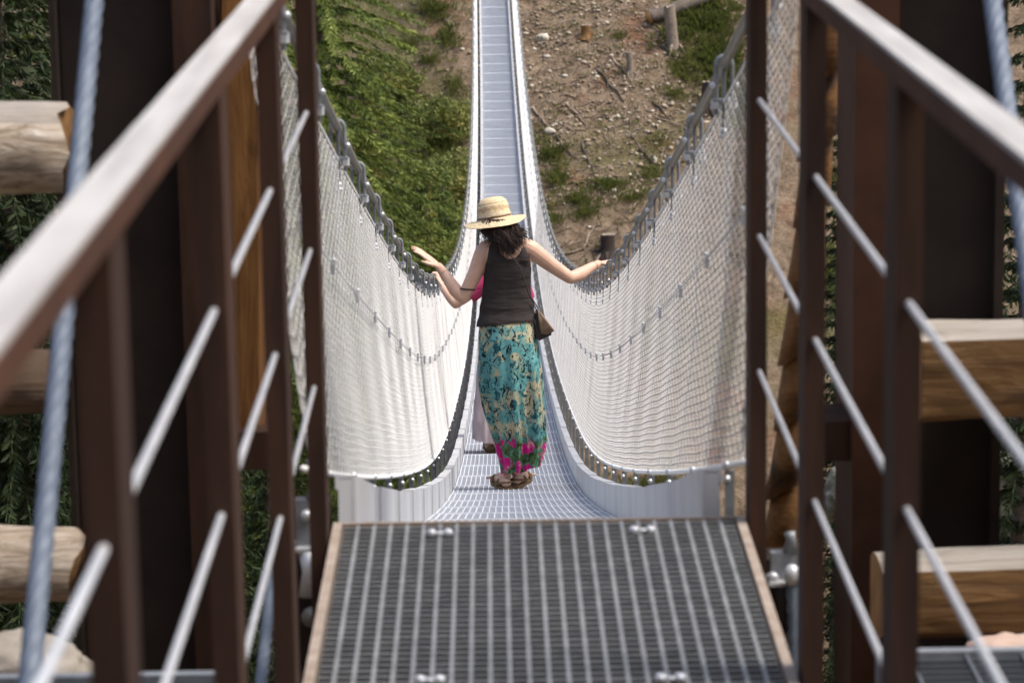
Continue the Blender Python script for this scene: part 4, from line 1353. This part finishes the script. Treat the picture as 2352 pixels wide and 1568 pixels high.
def spruce(px, Y, top_py, rad, seed, m, label, group, twig=.34, wid=.085, step=.20, lvl=.36, low=.06, bare=.0):
    x = at(px, 600, Y).x
    gz = ground(x, Y) - .2
    top = at(px, top_py, Y).z
    h = top - gz
    t = thing('spruce_tree', label, 'tree', (x, Y, gz), group)
    v, q = spruce_leaves(h, rad, seed, twig, wid, step, lvl, low)
    link('crown', np_mesh('crown', v, q, m), t)
    tr = MB()
    k = 10
    tr.tube([(math.sin(i * 1.3 + seed) * .03, math.cos(i * 1.7) * .03, h * .97 * i / k) for i in range(k + 1)], [max(.015, (.016 * h + .03) * (1 - i / k)) for i in range(k + 1)], 10)
    tr.build('trunk', M['bark'], t, smooth=True)
    return t
GS = 'spruces standing left of the bridge'
SP = [(745, 79, -620, 7.4, .40, 'tall bright green spruce rising beside the left hand cable'),
      (905, 83, 235, 2.4, .30, 'young green spruce to the right of the tallest spruce, left of the bridge'),
      (985, 80, 440, 1.7, .26, 'small yellow green spruce above the hand of the woman in the hat'),
      (880, 74, 455, 2.2, .30, 'small green spruce just behind the left hand cable'),
      (640, 76, -180, 3.2, .40, 'green spruce seen through the left netting'),
      (845, 81, 120, 2.3, .30, 'pointed green spruce in front of the right flank of the tallest spruce'),
      (955, 84, 330, 2.0, .28, 'green spruce in the middle of the group left of the bridge'),
      (1022, 85, 395, 1.6, .26, 'narrow green spruce nearest the left side of the bridge'),
      (1040, 79, 545, 1.3, .24, 'low green spruce against the left side of the bridge, level with the hat'),
      (930, 72, 590, 1.5, .24, 'low dark green spruce just under the raised left hand')]
for i, (px, Y, tp, rad, lv, lab) in enumerate(SP):
    spruce(px, Y, tp, rad, 40 + i, M['spruce'] if i % 3 != 2 else M['spruce_light'], lab, GS, .27 if i in (0, 4) else .20, .036 if i in (0, 4) else .028, .034, lv)
GD = 'dark spruces of the shaded forest edge'
spruce(30, 40, -420, 4.6, 6, M['spruce_shaded'], 'very dark big spruce at the far left edge behind the logs', GD, .24, .042, .045, .30, .10)
spruce(600, 58, 640, 2.6, 7, M['spruce_shaded'], 'dark spruce low down behind the anchor plate left of the ramp', GD, .22, .036, .045, .32)
spruce(360, 52, -300, 4.0, 8, M['spruce_shaded'], 'dark spruce mostly hidden behind the left pylon', GD, .24, .042, .045, .30, .10)
spruce(1935, 72, -160, 1.9, 9, M['spruce_shaded'], 'narrow dark spruce seen between two posts of the right railing', GD, .22, .036, .045, .34)
spruce(2350, 46, -100, 3.4, 10, M['spruce_shaded'], 'dark spruce at the far right edge behind the squared timbers', GD, .22, .036, .045, .40, .10)

spruce(110, 62, -500, 4.2, 21, M['spruce_shaded'], 'dark spruce filling the gap above the topmost log at the left', GD, .25, .046, .055, .30, .10)
spruce(-60, 55, -300, 4.2, 22, M['spruce_shaded'], 'dark spruce at the left border of the picture beside the lowest log', GD, .25, .046, .055, .30, .10)
spruce(2215, 60, -250, 3.2, 23, M['spruce_shaded'], 'dark spruce behind the right pylon', GD, .25, .046, .055, .30, .10)

def leaf_cloud(n, seed, size, shape, g=None):
    g = np.random.default_rng(seed)
    p = g.normal(0, 1, (n, 3)); p /= np.linalg.norm(p, axis=1, keepdims=True)
    p *= (g.uniform(0.15, 1, (n, 1)) ** .5)
    # lumpy outline
    lump = 1 + .28 * np.sin(p[:, :1] * 5 + seed) * np.cos(p[:, 1:2] * 4 + seed * 2) + .2 * np.sin(p[:, 2:] * 7 + seed)
    p = p * lump * np.array(shape)
    D = g.normal(0, 1, (n, 3)) + np.array([0, 0, .5]); D /= np.linalg.norm(D, axis=1, keepdims=True)
    W = np.cross(D, g.normal(0, 1, (n, 3))); W /= np.linalg.norm(W, axis=1, keepdims=True) + 1e-9
    L = (size * g.uniform(.5, 1.3, n))[:, None]; wd = L * .17
    V = np.stack([p, p + D * L * .5 - W * wd, p + D * L, p + D * L * .5 + W * wd], 1)
    return V.reshape(-1, 3), np.arange(n * 4).reshape(n, 4)
GB = 'shrubs on the slope left of the bridge'
for i, (px, py, r, sh, n, lab) in enumerate([
                (1015, 305, 1.1, (1.2, 1, .7), 6000, 'light green shrub close to the left side of the bridge, upper one'),
        (1030, 455, 1.2, (1.1, 1, .9), 7000, 'yellowish shrub close to the left side of the bridge, middle one'),
        (1035, 575, 1.1, (1.1, 1, .9), 6500, 'green shrub close to the left side of the bridge, lowest one'),
        (885, 210, 1.0, (1.1, 1, .8), 4200, 'small green shrub at the bare patch beside the tallest spruce')]):
    p = hill_hit(px, py)
    t = thing('shrub', lab, 'shrub', p, GB)
    v, q = leaf_cloud(int(n * 1.7), 30 + i, .15, (r * sh[0], r * sh[1], r * sh[2]))
    v[:, 2] += .35 * r
    link('leaves', np_mesh('leaves', v, q, M['bush']), t)
    s_ = MB()
    for k in range(6):
        a = k * 1.05 + i
        s_.tube([(0, 0, -.15), (math.cos(a) * r * .3, math.sin(a) * r * .3, r * .4), (math.cos(a) * r * .7, math.sin(a) * r * .7, r * .9)], [.035, .025, .008], 5)
    s_.build('stem', M['twig'], t)

# grass and ground cover
def grass_patch(px, py, rx, ry, n, hgt):
    out = []
    for _ in range(int(n * .62)):
        a = rng.uniform(0, 6.283); r = abs(rng.normal(0, .55))
        p = hill_hit(px + math.cos(a) * r * rx, py + math.sin(a) * r * ry)
        if p is not None: out.append((p.x, p.y, p.z, hgt * .72 * rng.uniform(.4, 1.3)))
    return out
tufts = []
for a in [(1625, 50, 90, 60, 620, .46), (1640, 140, 75, 80, 620, .42), (1565, 160, 30, 45, 130, .3), (1690, 225, 40, 70, 260, .38), (1545, 215, 40, 24, 70, .25), (1420, 80, 40, 16, 50, .25),
          (1268, 352, 36, 50, 120, .32), (1285, 415, 30, 40, 95, .34), (1330, 460, 70, 26, 120, .30), (1400, 425, 70, 22, 120, .30), (1455, 455, 45, 20, 80, .30), (1270, 500, 30, 30, 60, .3),
          (1350, 490, 40, 26, 70, .3), (1500, 400, 30, 26, 50, .28), (1225, 440, 14, 34, 40, .3), (1240, 300, 30, 26, 30, .22), (1520, 320, 40, 24, 30, .22),
          (945, 100, 36, 26, 70, .3), (1000, 25, 50, 34, 150, .36), (1030, 90, 30, 50, 110, .34), (985, 140, 40, 26, 70, .3), (930, 255, 60, 50, 160, .4), (1010, 330, 60, 70, 260, .42), (960, 430, 80, 80, 300, .42),
          (1030, 520, 40, 90, 220, .40), (880, 560, 80, 60, 180, .4), (1045, 200, 18, 60, 60, .3), (860, 330, 70, 90, 200, .4),
          (1925, 640, 50, 110, 240, .45), (1900, 420, 60, 160, 120, .4), (2320, 1120, 60, 150, 160, .5), (1000, 800, 150, 120, 220, .4), (900, 1050, 150, 120, 250, .45), (1480, 1120, 180, 60, 160, .4),
          (1450, 700, 300, 120, 160, .34), (590, 1200, 60, 160, 150, .45), (60, 600, 90, 240, 160, .5), (60, 100, 90, 120, 120, .5)]:
    tufts += grass_patch(*a)
for _ in range(700):
    px, py = rng.uniform(740, 1720), rng.uniform(0, 620)
    p = hill_hit(px, py)
    if p is not None: tufts.append((p.x, p.y, p.z, .2 * rng.uniform(.5, 1.2)))
tf = np.array(tufts); nb = 14
B = np.repeat(tf, nb, axis=0); n = len(B)
az = rng.uniform(0, 6.283, n); sp = rng.uniform(0, .28, n)
root = B[:, :3] + np.stack([np.cos(az) * sp, np.sin(az) * sp, -.04 * np.ones(n)], 1)
lean = np.stack([np.cos(az) * rng.uniform(.1, .8, n), np.sin(az) * rng.uniform(.1, .8, n), rng.uniform(.6, 1.1, n)], 1)
H = B[:, 3:4] * rng.uniform(.7, 1.3, (n, 1))
wv = np.stack([-np.sin(az), np.cos(az), np.zeros(n)], 1) * (H * .085)
V = np.stack([root - wv * .6, root + lean * H * .6 - wv, root + lean * H + np.array([[0, 0, -.15]]) * H, root + lean * H * .6 + wv], 1)
tag(link('grass', np_mesh('grass', V.reshape(-1, 3), np.arange(n * 4).reshape(n, 4), M['grass'])), 'tufts of green grass scattered over the bare slope', 'grass', kind='stuff')

# stones
def stone_geo(seed, r, flat=(1, 1, .7)):
    import bmesh
    bm = bmesh.new(); bmesh.ops.create_icosphere(bm, subdivisions=2, radius=1)
    for v in bm.verts:
        k = 1 + .34 * mnoise.noise(v.co * 1.1 + Vector((seed * 7.1, 0, 0))) + .16 * mnoise.noise(v.co * 2.6 + Vector((0, seed * 3.3, 0)))
        v.co = Vector((v.co.x * flat[0], v.co.y * flat[1], v.co.z * flat[2])) * k * r
    vs = [tuple(v.co) for v in bm.verts]; fs = [tuple(v.index for v in f.verts) for f in bm.faces]
    bm.free()
    return np.array(vs), np.array(fs)
protos = [stone_geo(i, 1, (1, rng.uniform(.6, 1), rng.uniform(.45, .75))) for i in range(8)]
SV, SF, sb = [], [], 0
def lo_stone(i):
    import bmesh
    bm = bmesh.new(); bmesh.ops.create_icosphere(bm, subdivisions=1, radius=1)
    r4 = random.Random(i)
    for v in bm.verts: v.co *= r4.uniform(.65, 1.2)
    vs = np.array([tuple(v.co) for v in bm.verts]); fs = np.array([tuple(v.index for v in f.verts) for f in bm.faces]); bm.free()
    return vs, fs
los = [lo_stone(i) for i in range(14)]
cnt = 0
while cnt < 6500:
    if cnt % 6: px, py = rng.uniform(1190, 1720), rng.uniform(-15, 470)
    else: px, py = rng.uniform(850, 1720), rng.uniform(-15, 640)
    dens = .02 + 1.25 * (.5 + .5 * mnoise.noise(Vector((px * .011, py * .016, 4.0)))) - .0010 * max(0, py - 200)
    if px < 1070: dens *= .30
    if rng.uniform() > dens: cnt += 1 if rng.uniform() < .25 else 0; continue
    p = hill_hit(px, py)
    if p is None: cnt += 1; continue
    s_ = .020 + .095 * rng.uniform() ** 5.0
    vs, fs = los[cnt % 14]
    a = rng.uniform(0, 6.283); ca, sa = math.cos(a), math.sin(a)
    rot = np.array([[ca, -sa, 0], [sa, ca, 0], [0, 0, 1]])
    v = (vs * np.array([1, rng.uniform(.55, 1), rng.uniform(.4, .8)])) @ rot.T * s_ + np.array([p.x, p.y, p.z + s_ * .2])
    SV.append(v); SF.append(fs + sb); sb += len(vs); cnt += 1
tag(link('rubble', np_mesh('rubble', np.concatenate(SV), np.concatenate(SF), M['stone'])), 'pale rubble scattered over the bare brown slope', 'rubble', kind='stuff')
GR = 'large pale stones on the slope'
for i, (px, py, w_, lab) in enumerate([
        (1246, 92, 30, 'pale angular boulder just right of the bridge near the top of the picture'),
        (1256, 133, 15, 'round pale stone below the angular boulder right of the bridge'),
        (1262, 305, 24, 'grey white stone embedded beside the bridge above the grass clump'),
        (1504, 370, 18, 'upright pale stone close to the right hand cable'),
        (1297, 177, 13, 'small round white stone in the middle of the bare slope'),
        (1345, 70, 16, 'elongated pale stone below the cut log'),
        (1223, 465, 20, 'narrow pale stone tilted beside the hat of the woman'),
        (1410, 440, 16, 'flat pale stone at the grass strip right of the woman'),
        (938, 122, 12, 'white stone on the bare patch left of the bridge'),
        (1062, 115, 11, 'pale stone lying against the left side of the bridge'),
        (1700, 455, 40, 'grey stone hidden behind the right netting')][:10]):
    p = hill_hit(px, py)
    r = w_ / 2 / 7000 * p.y
    v, f = stone_geo(20 + i, r, (1.1, .8, .75) if i not in (3, 6) else (.6, .8, 1.2))
    o = link('boulder', np_mesh('boulder', v, f, M['boulder'], False), None, (p.x, p.y, p.z + r * .25))
    tag(o, lab, 'stone', GR)
# mossy rocks lower right and the rocks beside the platforms
def rock(p, r, label, m, fl=(1, .9, .8), seed=1, rot=0):
    import bmesh
    bm = bmesh.new(); bmesh.ops.create_icosphere(bm, subdivisions=4, radius=1)
    for v in bm.verts:
        k = 1 + .30 * mnoise.noise(v.co * 1.2 + Vector((seed * 5.1, 1, 0))) + .13 * mnoise.noise(v.co * 3.5 + Vector((0, seed, 2))) + .06 * mnoise.noise(v.co * 8 + Vector((seed, 0, 0)))
        v.co = Vector((v.co.x * fl[0], v.co.y * fl[1], v.co.z * fl[2])) * k * r
    me = bpy.data.meshes.new('rock'); bm.to_mesh(me); bm.free(); me.materials.append(m)
    me.polygons.foreach_set('use_smooth', [True] * len(me.polygons))
    o = link('rock', me, None, p); o.rotation_euler = (0, 0, rot)
    return tag(o, label, 'rock')
p = at(1918, 1140, 62); rock(p, .55, 'grey mossy rock outcrop glimpsed between two posts of the right railing', M['mossrock'], (.5, .6, 1.0), 3)
p = at(2320, 1090, 60); rock(p, 1.3, 'dark mossy rock at the far right between the two squared timbers', M['mossrock'], (.7, .7, 1.2), 6)
p = at(60, 1545, 6.2); rock(p, .15, 'pale boulder at the lower left corner behind the stay cable', M['boulder'], (1.0, .7, .55), 8)
p = at(2325, 1508, 6.5); rock(p, .085, 'pinkish boulder at the lower right behind the service platform', simple('pink_stone', (.50, .36, .29), (.62, .47, .39), 5, .85, 0, .4, .02), (1.3, .7, .7), 9)

# stumps
GT = 'cut stumps on the slope'
def stump(px, py, w_, hpx, m, label, seed, lean=(0, 0), topm=None):
    p = hill_hit(px, py); s_ = p.y / 7000
    r = w_ * s_ / 2; h = hpx * s_
    b = MB(); nseg = 7; nr = 22
    vs = []; fs = []; mi = []
    for j in range(nseg + 1):
        t = j / nseg
        fl = 1 + .75 * max(0, .35 - t) ** 1.3 * 3
        for k in range(nr):
            th = 2 * math.pi * k / nr
            q = r * fl * (1 + .12 * mnoise.noise(Vector((math.cos(th) * 1.5 + seed * 3, math.sin(th) * 1.5, t * 1.5))))
            jag = .10 * h * mnoise.noise(Vector((math.cos(th) * 2 + seed, math.sin(th) * 2, 0))) if j == nseg else 0
            vs.append((math.cos(th) * q + lean[0] * h * t, math.sin(th) * q + lean[1] * h * t, -.25 * h + h * 1.25 * t + jag))
    for j in range(nseg):
        for k in range(nr):
            k2 = (k + 1) % nr; fs.append((j * nr + k, j * nr + k2, (j + 1) * nr + k2, (j + 1) * nr + k)); mi.append(0)
    b.add(vs, fs)
    t = thing('tree_stump', label, 'stump', p, GT)
    b.build('trunk', m, t, smooth=True, fixn=True)
    c = MB(); ring_ = vs[-nr:]; ctr = Vector((lean[0] * h, lean[1] * h, h * .96))
    c.add([tuple(ctr)] + ring_, [(0, 1 + k, 1 + (k + 1) % nr) for k in range(nr)])
    c.build('cut_top', topm or M['stump_grey'], t, fixn=True)
    for k in range(4):
        rt = MB(); a = k * 1.6 + seed
        q0 = Vector((math.cos(a) * r * .9, math.sin(a) * r * .9, .1 * h)); q1 = Vector((math.cos(a) * r * 2.4, math.sin(a) * r * 2.4, 0))
        g0 = ground(p.x + q1.x, p.y + q1.y) - p.z
        rt.tube([q0, q0.lerp(q1, .5) + Vector((0, 0, g0 * .5)), Vector((q1.x, q1.y, g0 - .05))], [r * .30, r * .2, r * .08], 8)
        rt.build('root', m, t, smooth=True)
    return p
stump(1549, 112, 27, 98, M['stump_grey'], 'tall grey standing stump in front of the felled log at the upper right', 1, (-.12, 0))
stump(1622, 252, 34, 64, M['burnt'], 'dark brown stump beside the right hand cable', 2, (.14, 0))
stump(1395, 582, 34, 46, M['burnt'], 'dark stump above the hand of the woman on the right cable', 3, (.05, 0))
stump(1450, 168, 16, 48, M['stump_grey'], 'thin broken grey stump in the middle of the rubble', 4, (-.1, 0))
stump(1345, 84, 22, 26, M['timber'], 'low rotten orange brown stump near the top of the bare slope', 5)
stump(1235, 80, 0.1, 0.1, M['burnt'], '', 6) if False else None
# felled log lying behind the tall stump
pa = hill_hit(1490, 62); pb = hill_hit(1650, 8)
lg = rough_log('felled_log', pa + Vector((0, 0, .30)), pb + Vector((0, 0, .35)), 19 * pa.y / 7000 * .78, 19 * pa.y / 7000 * .80, M['bark'], 'felled log with an orange cut end lying behind the tall grey stump', None, endmat=M['cut_wood'])

# branches
def branch(x0, y0, x1, y1, wpx, m, label, seed, fork=False):
    a = hill_hit(x0, y0); b = hill_hit(x1, y1)
    if a is None or b is None: return
    r5 = random.Random(seed); n = 9; s_ = a.y / 7000 * wpx / 2
    pts = []
    for i in range(n + 1):
        t = i / n; x = a.x + (b.x - a.x) * t; y = a.y + (b.y - a.y) * t
        L = (b - a).length
        x += r5.gauss(0, .018) * L; y += r5.gauss(0, .018) * L
        pts.append(Vector((x, y, ground(x, y) + s_ * .8 + .05 * math.sin(math.pi * t))) - a)
    mm = MB(); mm.tube(pts, [s_ * (1 - .55 * i / n) for i in range(n + 1)], 7)
    if fork:
        for k in (4, 6):
            d1 = (pts[k + 1] - pts[k]).normalized(); sdv = Vector((d1.y, -d1.x, .25)) * (1 if k == 4 else -1)
            mm.tube([pts[k], pts[k] + (d1 + sdv * .6) * (b - a).length * .12, pts[k] + (d1 + sdv * .5) * (b - a).length * .25], [s_ * .5, s_ * .35, s_ * .15], 5)
    tag(mm.build('fallen_branch', m, None, a, True), label, 'branch', 'fallen branches on the slope')
BR = [(1296, 236, 1348, 295, 5, 'twig', 'pale straight branch lying in the middle of the bare slope', 0),
      (1222, 248, 1262, 300, 6, 'twig', 'brown branch running down beside the bridge', 1), (1262, 300, 1330, 372, 6, 'twig_dark', 'long brown branch continuing down towards the grass clump', 1),
      (1408, 140, 1462, 200, 4.5, 'twig', 'long thin pale branch below the thin stump', 0), (1368, 160, 1432, 235, 7, 'twig_dark', 'dark forked branch in the rubble', 1),
      (1500, 235, 1540, 280, 6, 'twig_dark', 'dark branch left of the dark brown stump', 0), (1515, 108, 1570, 158, 6, 'twig_dark', 'brown branch sloping away under the tall stump', 0),
      (1500, 268, 1590, 300, 4, 'twig', 'thin grey branch lying across towards the right cable', 1), (1562, 240, 1580, 262, 4.5, 'twig', 'short pale stick beside the dark brown stump', 0),
      (1238, 600, 1345, 572, 6, 'twig', 'curved grey branch above the shoulder of the woman in the hat', 1), (1340, 575, 1366, 520, 6, 'twig', 'grey branch pointing up from the reddish hollow', 0),
      (1365, 620, 1385, 572, 6, 'twig', 'pale broken branch by the stump above the right cable', 0),
      (935, 292, 1010, 312, 4.5, 'twig', 'thin pale dead branch across the shrubs, left end of the tangle', 1), (985, 318, 1056, 308, 7, 'twig', 'thick pale dead branch reaching the left side of the bridge', 1),
      (1020, 238, 1052, 262, 5, 'twig', 'bent dead branch near the bridge above the tangle', 0), (1000, 12, 1035, 70, 5, 'twig_dark', 'dark branch at the top left of the bridge', 0),
      (1590, 330, 1640, 300, 4, 'twig_dark', 'thin dark branch close under the right hand cable', 0), (1470, 345, 1500, 380, 7, 'twig_dark', 'dark branch above the upright pale stone', 0),
      (1335, 330, 1365, 400, 5, 'twig_dark', 'dark bent branch between the grass strips', 1), (1440, 300, 1475, 350, 4.5, 'twig', 'thin brown branch in the lower rubble', 0)]
for i, (x0, y0, x1, y1, wp, mk, lab, fk) in enumerate(BR): branch(x0, y0, x1, y1, wp, M[mk], lab, i, bool(fk))
# fine sticks and bark litter
LB = MB()
for i in range(1500):
    px, py = rng.uniform(1190, 1710), rng.uniform(-10, 600)
    if i % 5 == 0: px = rng.uniform(870, 1065)
    p = hill_hit(px, py)
    if p is None: continue
    a = rng.normal(2.4, .9); L = rng.uniform(.12, .5)
    q = Vector((p.x + math.cos(a) * L, p.y - abs(math.sin(a)) * L * .9, 0)); q.z = ground(q.x, q.y) + .03
    LB.tube([p + Vector((0, 0, .03)), q], [.016, .009], 4, mi=int(rng.integers(0, 2)))
tag(LB.build('litter', [M['twig'], M['twig_dark']]), 'small sticks and bark litter strewn over the slope', 'litter', kind='stuff')
